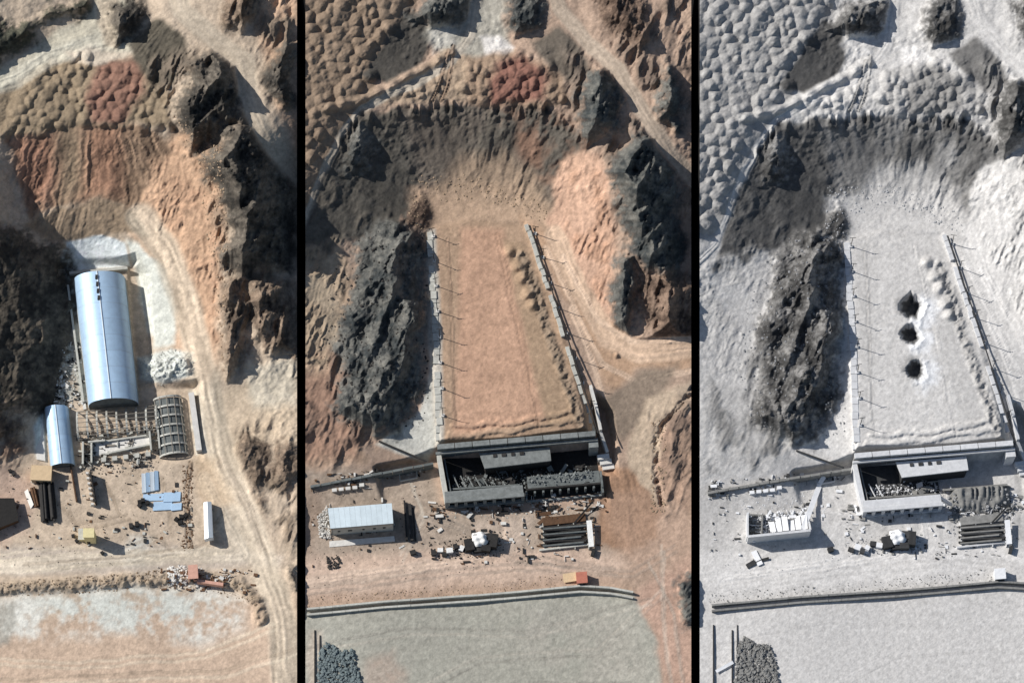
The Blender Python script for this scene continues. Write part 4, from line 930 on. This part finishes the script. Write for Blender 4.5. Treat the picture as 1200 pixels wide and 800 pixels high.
def front(pan, grey):
    w = 'grey cratered mound' if grey else 'tan earth mound'
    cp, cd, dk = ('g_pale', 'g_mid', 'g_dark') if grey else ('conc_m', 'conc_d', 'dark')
    zt = 9.0; z = .5
    a = pan.xy(512, 524, zt); b = pan.xy(698, 508, zt)
    ang = atan2(b[1] - a[1], b[0] - a[0]); ux, uy = cos(ang), sin(ang); sx, sy = uy, -ux      # sx,sy points south, out of the front
    Lf = hypot(b[0] - a[0], b[1] - a[1])
    def P(s_, o): return (a[0] + ux * s_ + sx * o, a[1] + uy * s_ + sy * o)
    t = thing('bunker_front', ('ruined ' if grey else '') + 'concrete front building of the ' + w, 'building', (*P(Lf / 2, 6), z))
    n = 9
    for i in range(n):     # front wall of the mound in bays, with pilasters
        s0, s1 = Lf * (i + .02) / n, Lf * (i + .98) / n
        MB().wall(P(s0, 0), P(s1, 0), .8, z - .5, zt - .4).build('wall_panel', cd, t)
        MB().wall(P(s0, .1), P(s1, .1), 1.5, zt - .395, zt + .75).build('parapet_block', cp, t)
    MB().wall(P(-.5, 1.5), P(Lf + .5, 1.5), .7, zt - 1.6, zt - .6).build('cornice_beam', cp, t)
    # middle canopy block with roof openings
    s0, s1 = Lf * .27, Lf * .70
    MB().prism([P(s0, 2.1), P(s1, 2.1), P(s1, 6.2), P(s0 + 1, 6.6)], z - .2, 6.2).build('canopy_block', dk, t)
    rf = MB().prism([P(s0 - .4, 2.0), P(s1 + .3, 2.0), P(s1 + .3, 6.2), P(s0 + .8, 6.8)], 6.22, 6.8).build('canopy_roof', cp, t)
    for i in range(4):
        q = P(s0 + 4 + i * 2.6, 3.3); MB().box(*q, 6.9, 1.0 + .3 * (i % 2), .9, .3, ang).build('roof_hatch', dk, rf)
    # side walls of the court
    fo = 15.5   # how far the front range stands out
    hf = 5.6
    MB().wall(P(.4, 1.0), P(1.6, fo), 1.3, z - .3, 5.4, 4.6).build('side_wall', cp if grey else 'conc', t)
    MB().wall(P(1.9, 1.9), P(3.0, fo - 1), .4, z - .3, 4.2).build('inner_wall', cd, t)
    # left front range with seven openings: piers, sill and lintel
    x0, x1 = 1.4, Lf * .51
    no = 8
    for i in range(no + 1):
        c = x0 + (x1 - x0) * i / no; MB().box(*P(c, fo), (z + hf) / 2, .95, .7, hf - z + .6, ang).build('pier', cp, t)
    MB().wall(P(x0 - .4, fo + .12), P(x1 + .4, fo + .12), .9, z - .4, z + 1.3).build('sill_wall', cp, t)
    MB().wall(P(x0 - .4, fo - .15), P(x1 + .4, fo - .15), 1.1, hf - .5, hf + .35).build('lintel', cp, t)
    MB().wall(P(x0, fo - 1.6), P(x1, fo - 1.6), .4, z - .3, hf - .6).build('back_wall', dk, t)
    MB().wall(P(x0 + 1, fo - 4.5), P(x1 - .5, fo - 4.0), .5, z, 3.6).build('inner_wall', cd, t)
    MB().prism([P(x0 - .3, fo - 3.1), P(x1 + .2, fo - 3.1), P(x1 + .2, fo - .72), P(x0 - .3, fo - .72)], hf - .3, hf + .1).build('flat_roof', cp, t)
    if not grey:
        # right front range: open pilasters behind a low kerb, heaped with rubble
        x2, x3 = Lf * .535, Lf + .6
        for i in range(10):
            c = x2 + (x3 - x2) * i / 9; MB().box(*P(c, fo - 1.2), 2.2, .55, .6, 3.9, ang).build('pier', cd, t)
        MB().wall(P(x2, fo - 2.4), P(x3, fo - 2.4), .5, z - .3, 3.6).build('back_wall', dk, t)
        MB().wall(P(x2, fo + .4), P(x3, fo + .4), .5, z - .3, 1.3).build('kerb', cp, t)
        MB().wall(P(x2, fo - 2), P(x2 - .1, fo + .4), .5, z - .3, 3.2).build('end_wall', cp, t)
        MB().wall(P(x3, fo - 6), P(x3, fo + .6), .6, z - .3, 3.8).build('end_wall', cd, t)
        MB().prism([P(x2 + .6, fo - 6.4), P(x3 - .4, fo - 6.4), P(x3 - .4, fo - 2.7), P(x2 + .6, fo - 2.7)], z, 3.1).build('flat_roof', cd, t)
    else:
        x2, x3 = Lf * .55, Lf
        MB().wall(P(x1 + .5, fo - 3), P(x1 + 4, fo - 1.2), .8, z - .2, 3.4, 1.0).build('broken_wall', cp, t)
        MB().wall(P(x2, fo - 5.5), P(x3 - 2, fo - 5.5), .6, z - .2, 2.2).build('broken_wall', cd, t)
    MB().prism([P(2, .6), P(Lf * (.53 if grey else 1), .6), P(Lf * (.53 if grey else 1), fo - .4), P(2, fo - .4)], z - .3, z + .22).build('court_shade_slab', dk, t)  # floor slab in a dark material, standing in for shade lying in the court
    rw = random.Random(4 + grey)
    for i in range(34 if not grey else 22):
        s_ = rw.uniform(4, Lf * (.96 if not grey else .5)); o_ = rw.uniform(6.2, fo - 2.6); q = P(s_, o_); an = rw.uniform(0, 3.14); l_ = rw.uniform(1.2, 3.8); zz = z + rw.uniform(.6, 2.6); dz = rw.uniform(-.8, .8); wd = rw.choice([.2, .3, .9, 1.5])
        dx, dy = cos(an) * l_ / 2, sin(an) * l_ / 2; nx, ny = -sin(an) * wd / 2, cos(an) * wd / 2
        vs = [(q[0] - dx + nx, q[1] - dy + ny, zz - dz), (q[0] - dx - nx, q[1] - dy - ny, zz - dz - .1), (q[0] + dx - nx, q[1] + dy - ny, zz + dz), (q[0] + dx + nx, q[1] + dy + ny, zz + dz + .1)]
        MB().add(vs + [(x, y, h_ - .18) for x, y, h_ in vs], [(0, 1, 2, 3), (7, 6, 5, 4), (0, 4, 5, 1), (1, 5, 6, 2), (2, 6, 7, 3), (3, 7, 4, 0)]).build('wreckage', rw.choice([cp, cd, cd, dk]), t)
    # beams across the court
    for i in range(5 if not grey else 2):
        s_ = 4 + i * 2.1; MB().rod((*P(s_, 6.5 + .4 * i), 2.6), (*P(s_ + 2.2, fo - 2.2), 3.4), .18, 5).build('roof_beam', cp, t)
    # tall buttress on the right
    MB().prism([P(Lf - 2.2, 1.9), P(Lf + .5, 1.9), P(Lf + .5, 3.6), P(Lf - 2.2, 3.6)], z - .3, 7.8).build('buttress', cp, t)
    return P, Lf, fo, z
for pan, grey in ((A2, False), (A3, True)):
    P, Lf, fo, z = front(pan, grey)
    w = 'grey cratered mound' if grey else 'tan earth mound'
    # rubble in the court
    mb = MB()
    for i in range(750 if not grey else 600):
        s_ = R.uniform(3.5, Lf * .97 if not grey else Lf * .6); o_ = fo - 6 + R.gauss(0, 1.6) if R.random() < .75 else R.uniform(6, fo - 3)
        if o_ < 6: continue
        q = P(s_, o_); r = .1 + .32 * R.random() ** 2.5; vs, fs = R.choice(SHP)
        lift = 1.6 * math.exp(-((o_ - fo + 6) / 2.2) ** 2) * R.random() + (2.4 if (not grey and s_ > Lf * .55 and abs(o_ - fo + 4.5) < 1.9) else 0)
        mb.add([(q[0] + r * x, q[1] + r * y, z + lift + r * zz * .8) for x, y, zz in vs], fs)
    tag(mb.build('court_rubble', 'g_pale' if grey else 'conc_m'), 'broken rubble in the open court of the ' + w, kind='stuff')
    if grey:   # the slide where the right wing stood
        mb = MB()
        vs = []; nx, ny = 60, 44
        for j in range(ny + 1):
            for i in range(nx + 1):
                s_ = Lf * (.54 + .46 * i / nx); o_ = fo - 6.5 + 13 * j / ny; q = P(s_, o_)
                nv = float(vn(np.array([i / 7.]), np.array([j / 7.]), 15)[0]) - .5; k = 1 - j / ny; e = float(ss(np.array(2 * min(i / nx, 1 - i / nx) + .35 * nv), .02, .4)) * float(ss(np.array(k + .5 * nv), .02, .45)) * min(1, j / 5)
                hh = z - .35 + (3.4 * k ** .8 + 1.3 * (float(vn(np.array([i / 1.7 + .05 * j]), np.array([j / 14.]), 9)[0]) - .5) * (.3 + k) + R.uniform(-.12, .12) + .5 * (float(vn(np.array([i / 5.]), np.array([j / 11.]), 6)[0]) - .4)) * max(e, 0)
                vs.append((*q, hh))
        mb.add(vs, [(j * (nx + 1) + i, (j + 1) * (nx + 1) + i, (j + 1) * (nx + 1) + i + 1, j * (nx + 1) + i + 1) for j in range(ny) for i in range(nx)])
        tag(mb.build('debris_slide', 'g_mid', smooth=True), 'ribbed grey debris slide where the right wing of the ruined front stood', 'debris')
        mb = MB()
        for i in range(260):
            s_ = Lf * R.uniform(.56, .98); o_ = fo - 4 + R.random() * 12; q = P(s_, o_); r = .1 + .5 * R.random() ** 3; vs, fs = R.choice(SHP); k = 1 - (o_ - fo + 6.5) / 13
            mb.add([(q[0] + r * x, q[1] + r * y, z + max(0, 3.0 * k) + r * zz) for x, y, zz in vs], fs)
        tag(mb.build('slide_stones', 'stone_g'), 'grey stones on the debris slide', kind='stuff')
    # stepped flank wall right of the front
    t = thing('flank_wall', 'stepped concrete flank wall at the road side corner of the ' + w, 'wall', pan.at(704, 520, z=.6))
    if not (grey and False):
        c = 'g_pale' if grey else 'conc_w'
        q = [pan.xy(692, 452, 8.5), pan.xy(699, 478, 8.0), pan.xy(704, 505, 6.5), pan.xy(712, 530, 3.0)]
        for k in range(3): MB().wall(q[k], lerp(q[k], q[k + 1], .98), .8, .2, (9.2, 8.4, 6.0)[k], (8.8, 7.4, 3.4)[k]).build('wall_segment', c, t)
        for k in range(3):
            p = pan.xy(707 + 3 * k, 536 + 5 * k, 2); MB().box(*p, 1.6 - .35 * k, 3.4, 1.5, 2.6 - .6 * k, .15).build('step_block', c, t)
    # retaining wall along the yard's back
    t = thing('retaining_wall', 'long dark-shadowed retaining wall behind the yard of the ' + w, 'wall', pan.at(430, 565, z=.8))
    n = 14
    for i in range(n):
        p = lerp((340, 577), (508, 545), (i + .02) / n); q = lerp((340, 577), (508, 545), (i + .98) / n)
        if pan.conv(*p)[0] < (822 if grey else 360): continue
        A = pan.xy(*p, 2.5); B = pan.xy(*q, 2.5); MB().wall(A, B, .7, 0, 4.2 + .12 * (i % 3)).build('wall_segment', 'g_mid' if grey else 'conc_d', t)
    # brace from the wall up the shotcrete
    MB().rod((*pan.xy(444, 517, 5), 5.2), (*pan.xy(500, 541, 3.5), 3.9), .3, 6).build('brace_pipe', 'g_dark' if grey else 'dark', t)

# ------------------------------------------------------------------ sheds of the second and third yards
def metal_shed(pan):
    z = pan.h(425, 625); h = 6.0
    P = [pan.xy(u, v, z + h) for u, v in ((384, 594), (459, 588), (461, 613), (387, 619))]
    ctr = (sum(p[0] for p in P) / 4, sum(p[1] for p in P) / 4, z)
    t = thing('metal_roofed_shed', 'long shed with pale blue metal roof and grey wall', 'shed', ctr)
    Q = [lerp(ctr[:2], p, .97) for p in P]
    for k, nm in ((0, 'back_wall'), (1, 'end_wall'), (2, 'front_wall'), (3, 'end_wall')):
        w = MB().wall(Q[k], lerp(Q[k], Q[(k + 1) % 4], .985), .3, z - .3, z + h - (1.15, 1.1, .12, .1)[k], z + h - (1.15, .12, .12, 1.1)[k]).build(nm, 'conc', t)
        if k == 2:
            fw = w
    for i, (k, s_) in enumerate(((.12, .7), (.3, 1.2), (.52, .6), (.7, .8), (.86, .8))):
        q = lerp(Q[3], Q[2], k); MB().box(q[0], q[1] - .12, z + 3.1, s_, .22, .9, atan2(Q[2][1] - Q[3][1], Q[2][0] - Q[3][0])).build('window', 'black', fw)
    n = 12
    for i in range(n):
        a0, a1 = (i + .01) / n, (i + .99) / n
        c = [lerp(P[0], P[1], a0), lerp(P[0], P[1], a1), lerp(P[3], P[2], a1), lerp(P[3], P[2], a0)]
        vs = [(*c[0], z + h - .9), (*c[1], z + h - .9), (*c[2], z + h + .1), (*c[3], z + h + .1)]
        MB().add(vs + [(x, y, q - .12) for x, y, q in vs], [(3, 2, 1, 0), (4, 5, 6, 7), (0, 1, 5, 4), (2, 3, 7, 6), (1, 2, 6, 5), (3, 0, 4, 7)]).build('roof_sheet', 'metal_s', t)
    MB().wall(lerp(P[3], P[2], 0), P[2], .35, z + h - .5, z + h - .13).build('gutter', 'steel', t)
    return t
metal_shed(A2)
z = A2.h(425, 632); o = MB().prism([A2.xy(u, v, z) for u, v in ((386, 634), (462, 628), (463, 634), (386, 641))], z - .2, z + .25).build('plinth_slab', 'conc_w'); tag(o, 'pale concrete slab in front of the metal-roofed shed', 'slab')
stones(A2, 'white_spill', [(372, 606), (384, 592), (388, 632), (374, 630)], 420, .1, .5, 'conc_w', 'white rubble against the metal-roofed shed', 1.5, .8)
for k, u in enumerate((474, 480, 484)):
    o = MB().wall(A2.at(u, 588 + 3 * k)[:2], A2.at(u + 3, 634)[:2], .5 + .3 * (k == 1), 0, 2.2 - .6 * k).build('timber_wall', 'dark'); tag(o, ('tall dark timber hoarding beside the metal-roofed shed', 'thick dark timber hoarding outside the tall one', 'low dark timber rail outside the hoardings')[k], 'hoarding')

def ruined_shed(pan):
    z = pan.h(425, 622); h = 4.6
    P = [pan.xy(u, v, z) for u, v in ((386, 606), (457, 600), (459, 630), (386, 638))]
    ctr = (sum(p[0] for p in P) / 4, sum(p[1] for p in P) / 4, z)
    t = thing('ruined_shed', 'roofless ruined shed with bright wall and white debris inside', 'shed', ctr)
    MB().wall(P[3], P[2], .7, z - .3, z + h + .8).build('front_wall', 'g_pale', t)
    MB().wall(P[0], lerp(P[0], P[3], .97), .5, z - .3, z + h).build('end_wall', 'g_pale', t)
    MB().wall(lerp(P[1], P[2], .3), lerp(P[1], P[2], .97), .5, z - .3, z + 1.6, z + h + .6).build('end_wall', 'g_pale', t)
    MB().wall(P[0], lerp(P[0], P[1], .3), .5, z - .3, z + 2.4, z + .6).build('back_wall', 'g_mid', t)
    MB().wall(lerp(P[0], P[1], .25), lerp(P[3], P[2], .22), .4, z - .2, z + 2.6, z + 3.6).build('inner_wall', 'g_mid', t)
    for k in range(6):
        a = lerp(P[3], P[2], .42 + .1 * k); b = lerp(P[0], P[1], .38 + .11 * k)
        p0 = lerp(a, b, .15); p1 = lerp(a, b, .8)
        vs = []
        for (x, y), q in ((p0, z + 3.6 - .3 * (k % 2)), (p1, z + 1.2 + .5 * (k % 3))):
            vs += [(x - .8, y, q), (x + .8, y + .1, q + .3)]
        MB().add(vs + [(x, y, q - .12) for x, y, q in vs], [(0, 1, 3, 2), (6, 7, 5, 4), (0, 4, 5, 1), (2, 3, 7, 6), (0, 2, 6, 4), (1, 5, 7, 3)]).build('fallen_sheet', 'g_white', t)
    return t
ruined_shed(A3)
stones(A3, 'shed_debris', [(398, 604), (458, 594), (455, 624), (400, 630)], 420, .15, .7, 'g_white', 'white debris inside the ruined shed', 2, 1.6)
stones(A3, 'spill_debris', [(375, 585), (480, 565), (480, 600), (380, 606)], 260, .08, .45, 'g_pale', 'pale debris behind the ruined shed', 2.5)
def slat(pan, name, label, cat, a, b, wdt, h0, h1, m):
    A = pan.at(*a); B = pan.at(*b); dx, dy = B[0] - A[0], B[1] - A[1]; l = hypot(dx, dy); nx, ny = -dy / l * wdt / 2, dx / l * wdt / 2
    vs = [(A[0] + nx, A[1] + ny, A[2] + h0 + .1), (A[0] - nx, A[1] - ny, A[2] + h0), (B[0] - nx, B[1] - ny, B[2] + h1), (B[0] + nx, B[1] + ny, B[2] + h1 + .15)]
    o = MB().add(vs + [(x, y, q - .15) for x, y, q in vs], [(0, 1, 2, 3), (7, 6, 5, 4), (0, 4, 5, 1), (1, 5, 6, 2), (2, 6, 7, 3), (3, 7, 4, 0)]).build(name, m); return tag(o, label, cat)
slat(A3, 'fallen_beam', 'bright fallen roof beam leaning out of the ruined shed', 'beam', (450, 628), (471, 566), 1.5, 3.8, .2, 'g_white')
slat(A3, 'fallen_beam', 'short bright beam lying against the back retaining wall', 'beam', (470, 566), (476, 556), 1.3, .3, 2.0, 'g_white')
slat(A3, 'torn_sheet', 'bright torn roof sheet lying in front of the ruined shed', 'metal sheet', (394, 649), (402, 666), 1.6, .3, .4, 'g_white')
for k in range(3): slat(A3, 'dark_board', ('wide dark board in front of the torn sheet', 'narrow dark board beside the torn sheet', 'splintered dark board past the torn sheet')[k], 'board', (386 + 9 * k, 668 - 4 * k), (396 + 8 * k, 662 - 2 * k), (1.4, .5, .8)[k], .3, .5, 'g_dark')

# ------------------------------------------------------------------ yard clutter shared by the second and third strips
for pan, grey in ((A2, False), (A3, True)):
    w = 'grey yard' if grey else 'tan yard'
    dk, pl, st = ('g_dark', 'g_white', 'stone_g') if grey else ('dark', 'white', 'stone_k')
    # machine heap under a white tarpaulin
    t = thing('covered_plant', 'heap of dark machinery blocks under a white tarpaulin on the ' + w, 'machinery', pan.at(566, 640))
    for (u, v, sx, sy, h) in ((550, 640, 2.6, 3.4, 2.2), (560, 643, 2.2, 2.6, 1.8), (570, 642, 2.6, 3.0, 2.4), (579, 636, 2.0, 4.0, 2.8), (561, 633, 3.0, 2.2, 2.4), (572, 632, 2.6, 2.2, 2.8)):
        p = pan.at(u, v); MB().box(p[0], p[1], p[2] + h / 2 - .1, sx, sy, h, R.uniform(-.2, .2)).build('machine_block', dk, t)
    p = pan.at(564, 634); nx = 16; vs = []
    for j in range(nx + 1):
        for i in range(nx + 1):
            x, y = (i / nx - .5) * 5.4, (j / nx - .5) * 4.4; r = hypot(x / 2.7, y / 2.2)
            vs.append((p[0] + x, p[1] + y, p[2] + max(.1, 3.5 - 1.6 * r * r + .28 * sin(x * 2.6 + y) + .2 * sin(y * 3.1 - x))))
    MB().add(vs, [(j * (nx + 1) + i, j * (nx + 1) + i + 1, (j + 1) * (nx + 1) + i + 1, (j + 1) * (nx + 1) + i) for j in range(nx) for i in range(nx)]).build('tarpaulin', pl, t, True)
    for (u, v, m_) in ((508, 648, dk), (516, 645, pl), (521, 650, dk), (527, 646, pl), (534, 641, dk), (541, 643, pl)):
        crate(pan, u, v, R.uniform(1.1, 1.9), R.uniform(1.0, 1.6), R.uniform(.7, 1.4), m_, ('white' if m_ == pl else 'dark') + ' crate in the row beside the covered machinery on the ' + w, 'crate', ('white' if m_ == pl else 'dark') + ' crates on the ' + w, R.uniform(-.5, .5))
    crate(pan, 484, 648, 1.6, 1.2, 1.2, dk, 'lone dark crate between the shed and the crate row on the ' + w, 'crate', None, .3)
    stones(pan, 'crate_litter', [(500, 636), (545, 628), (590, 620), (590, 652), (505, 656)], 200, .1, .6, st, 'dark litter round the crates of the ' + w, 2)
    # rack of rods in a low frame
    t = thing('rod_rack', 'low rack of dark steel rods and pale bundles on the ' + w, 'rack', pan.at(660, 630))
    zz = pan.h(660, 630)
    for i in range(11):
        v0 = 617 + 2.2 * i; A = pan.at(634 + 2 * (i % 3), v0 + 2); B = pan.at(690 - 3 * (i % 4), v0 - 2)
        MB().rod((*A[:2], zz + .5 + .5 * (i % 3)), (*B[:2], zz + .5 + .4 * ((i + 1) % 3)), .34, 6).build('rod_bundle', dk if i % 3 != 1 else ('g_mid' if grey else 'conc_d'), t)
    for u in (636, 654, 672, 688):
        A = pan.at(u, 613); B = pan.at(u + 2, 644); MB().wall(A[:2], B[:2], .25, zz - .1, zz + .7).build('frame', 'g_pale' if grey else 'conc', t)
    A = pan.at(632, 645); B = pan.at(694, 638); MB().wall(A[:2], B[:2], .5, zz - .1, zz + .8).build('kerb', 'g_pale' if grey else 'conc', t)
    A = pan.at(636, 612); B = pan.at(686, 606)
    MB().wall(A[:2], B[:2], 2.4, zz - .1, zz + .9).build('timber_stack', 'g_mid' if grey else 'rust', t)
    for i in range(3):
        o = pile(pan, 'plank_pile', 'small pile of planks behind the rod rack on the ' + w, 'planks', (628 + 4 * i, 603 - 4 * i), (646 + 4 * i, 601 - 4 * i), 3, .16, dk if i else ('g_mid' if grey else 'rust'), 1, 'planks behind the rod rack on the ' + w, 'plank')
    # white sheet over a post line, dark post
    A = pan.at(690, 612); B = pan.at(694, 643)
    slat(pan, 'white_sheet', 'long bright sheet hung beside the rod rack on the ' + w, 'sheet', (690, 612), (693, 642), 1.5, 2.0, 1.4, pl)
    crate(pan, 695, 648, .9, 2.2, 1.2, dk, 'dark post stump at the foot of the bright sheet on the ' + w, 'post', None, -.3, 'post_stump')
    A = pan.at(672, 612); MB()
    slat(pan, 'boom', 'thin dark boom slanting up behind the rod rack of the ' + w, 'boom', (673, 614), (694, 590), .45, 1.2, 1.6, dk)
    # gate hut at the bend of the low wall
    nm = 'pale grey gate hut at the bend of the low wall' if grey else 'orange-red gate hut at the bend of the low wall'
    boxy(pan, 'gate_hut', nm, 'hut', [(675, 674), (687, 673), (688, 685), (676, 686)], 2.5, 'g_pale' if grey else 'pink', 'g_white' if grey else 'red', ('door', 'window'))
    if not grey: slat(pan, 'canopy_board', 'pale board beside the orange-red gate hut', 'board', (660, 678), (676, 676), 2.6, .5, 1.0, 'tan')
    # the double low wall
    pts = [(330, 718), (450, 706), (560, 699), (680, 688), (715, 690), (742, 695)]
    for k, (dv, hh, lab) in enumerate(((0, 1.5, 'tall back line of the double low wall round the plaza of the '), (6, .9, 'low front line of the double wall round the plaza of the '))):
        t = thing('low_wall', lab + w, 'wall', pan.at(560, 699 + dv))
        for a, b in zip(pts[:-1], pts[1:]):
            n = max(2, int(abs(b[0] - a[0]) / 15))
            for i in range(n):
                p = lerp(a, b, i / n); q = lerp(a, b, (i + .985) / n)
                x = pan.conv(*p)[0]
                if x < (822 if grey else 360) or x > 1205: continue
                A = pan.at(p[0], p[1] + dv); B = pan.at(q[0], q[1] + dv)
                MB().wall(A[:2], B[:2], .55, min(A[2], B[2]) - .5, max(A[2], B[2], .6) + hh).build('wall_segment', 'g_mid' if grey else 'conc', t)
    # kerbed sump by the retaining wall
    t = thing('sump', 'small open concrete sump by the retaining wall of the ' + w, 'sump', pan.at(476, 558, z=.7))
    zz = .7; c = [pan.xy(u, v, zz) for u, v in ((468, 555), (488, 551), (489, 560), (469, 564))]
    for i in range(4): MB().wall(c[i], lerp(c[i], c[(i + 1) % 4], .97), .3, .3, 1.3).build('kerb', 'g_pale' if grey else 'conc', t)
    for k, (u, v) in enumerate(((392, 572), (400, 571), (408, 570), (416, 569), (424, 566))):
        if pan.conv(u, v)[0] > 0: crate(pan, u, v + 3, 1.3, .9, .9, 'g_white' if grey else 'conc_w', 'white block in the row at the foot of the retaining wall of the ' + w, 'block', 'white blocks of the ' + w, .1, 'block')
    stones(pan, 'yard_stones', [(340, 580), (505, 560), (520, 600), (700, 598), (700, 660), (340, 690)], 520, .07, .36, st, 'small stones scattered on the ' + w, 3, 0, (822, 1200) if grey else (360, 809))
    stones(pan, 'bank_stones', [(340, 700), (560, 682), (690, 668), (690, 684), (560, 697), (340, 714)], 420, .06, .34, 'g_mid' if grey else 'stone_t', 'stony bank behind the low wall of the ' + w, 2, .2, (822, 1200) if grey else (360, 809))
    stones(pan, 'front_litter', [(520, 592), (620, 585), (700, 585), (700, 612), (600, 608), (520, 606)], 240, .1, .5, 'g_pale' if grey else 'conc', 'pale litter below the ruined front of the ' + w, 2)
    # stone pile and rails on the plaza
    t = stones(pan, 'stone_pile', [(374, 762), (384, 752), (398, 762), (412, 760), (420, 782), (424, 812), (372, 816)], 1500, .12, 1.1, 'g_mid' if grey else 'stone_b', 'pile of broken stone on the plaza of the ' + w, 2.2, .7, (822, 1200) if grey else (360, 809))
    for k, u in enumerate((369, 375) if not grey else (347, 369, 375)):
        if pan.conv(u, 780)[0] < (822 if grey else 360): continue
        o = MB().wall(pan.at(u, 738 + 6 * (k % 2))[:2], pan.at(u, 816)[:2], .35, 0, .45).build('rail', 'g_dark' if grey else 'dark'); tag(o, ('dark rail lying beside the stone pile of the ' + w) if u > 350 else 'dark rail lying apart from the stone pile', 'rail', 'rails beside the stone pile of the ' + w if u > 350 else None)
    if grey: slat(pan, 'pale_plank', 'pale plank bridging the rails of the grey yard', 'plank', (350, 793), (370, 782), .9, .6, .6, 'g_white')
    # edge rubble of the rim and the eroded bank
    fr = (822, 1200) if grey else (360, 809)
    stones(pan, 'rim_stones', [(480, 205), (560, 205), (640, 240), (640, 262), (560, 232), (500, 240), (500, 270), (478, 268)], 400, .12, .7, st if grey else 'stone_t', 'loose rubble at the toe of the amphitheatre of the ' + w, 3, 0, fr)
    stones(pan, 'crag_stones', [(395, 300), (440, 262), (500, 262), (502, 500), (400, 500), (370, 420)], 700, .12, .8, st, 'loose dark stones on the crag beside the mound of the ' + w, 3, 0, fr)
    stones(pan, 'gully_stones', [(764, 490), (780, 495), (782, 600), (762, 600)], 160, .12, .7, st if grey else 'stone_t', 'stones in the eroded gully beside the ' + w, 2, 0, fr)
stones(A2, 'dark_scrub', [(383, 652), (398, 650), (399, 664), (384, 668)], 70, .2, .7, 'stone_k', 'dark clump of debris below the shed of the tan yard', 1.5, .4)
def scrap(pan, poly, n, mats, label, lmax=2.2, lift=.25, frame=(0, 1200)):
    """short boards, sheets and blocks strewn about, too many to count"""
    rs = random.Random(len(label) * 7 + n); xs = [p[0] for p in poly]; ys = [p[1] for p in poly]
    for k, m in enumerate(mats):
        mb = MB(); c = 0; tr = 0
        while c < n // len(mats) and tr < n * 20:
            tr += 1; u, v = rs.uniform(min(xs), max(xs)), rs.uniform(min(ys), max(ys))
            if not inside((u, v), poly) or fbm(np.array([u]), np.array([v]), 16, 2, 5)[0] < rs.uniform(.3, .62): continue
            if not frame[0] < pan.conv(u, v)[0] < frame[1]: continue
            p = pan.at(u, v); l_ = .25 + (lmax - .25) * rs.random() ** 2.2; wd = rs.choice([.12, .18, .3, .5, .9]); h_ = rs.uniform(.08, .5)
            a = rs.choice([.05, 1.6, -.1, rs.uniform(0, 3.14)]); mb.box(p[0], p[1], p[2] + h_ / 2 - .05 + rs.random() * lift, l_, min(wd, l_), h_, a); c += 1
        if mb.v: tag(mb.build('scrap', m), label, kind='stuff')
scrap(A1, [(2, 545), (100, 548), (225, 545), (232, 640), (150, 640), (0, 645)], 110, ('rust', 'conc', 'dark'), 'scattered boards and scrap on the yard of the vaulted hall', 1.4)
scrap(A1, [(88, 505), (190, 500), (190, 545), (92, 552)], 300, ('conc', 'dark', 'steel'), 'scaffold boards and scrap round the unfinished walls', 2.4, .8)
scrap(A1, [(75, 400), (96, 400), (104, 478), (60, 482)], 160, ('conc_w', 'dark'), 'boards beside the large hall in the cutting', 1.8)
scrap(A1, [(180, 664), (300, 668), (300, 695), (180, 690)], 160, ('rust', 'conc_w'), 'scrap beside the pink hut on the berm', 1.6)
for pan, grey, w, fr in ((A2, False, 'tan yard', (362, 806)), (A3, True, 'grey yard', (824, 1200))):
    ms = ('g_mid', 'g_white', 'g_dark') if grey else ('rust', 'conc_w', 'dark')
    scrap(pan, [(340, 572), (500, 552), (510, 640), (340, 668)], 70, ms, 'scattered boards and scrap by the shed of the ' + w, 2.0, .2, fr)
    scrap(pan, [(500, 600), (700, 592), (705, 655), (500, 662)], 150, ms, 'scattered boards and scrap by the rod rack of the ' + w, 2.0, .3, fr)
    scrap(pan, [(340, 560), (500, 545), (500, 556), (340, 584)], 110, ms, 'scrap piled along the retaining wall of the ' + w, 2.0, .5, fr)
    scrap(pan, [(505, 588), (712, 576), (712, 600), (505, 606)], 200, ms, 'scrap below the concrete front of the ' + w, 2.4, .3, fr)
scrap(A3, [(390, 606), (456, 600), (456, 630), (390, 636)], 180, ('g_white', 'g_mid'), 'torn boards and sheets inside the ruined shed', 3.2, 2.2)
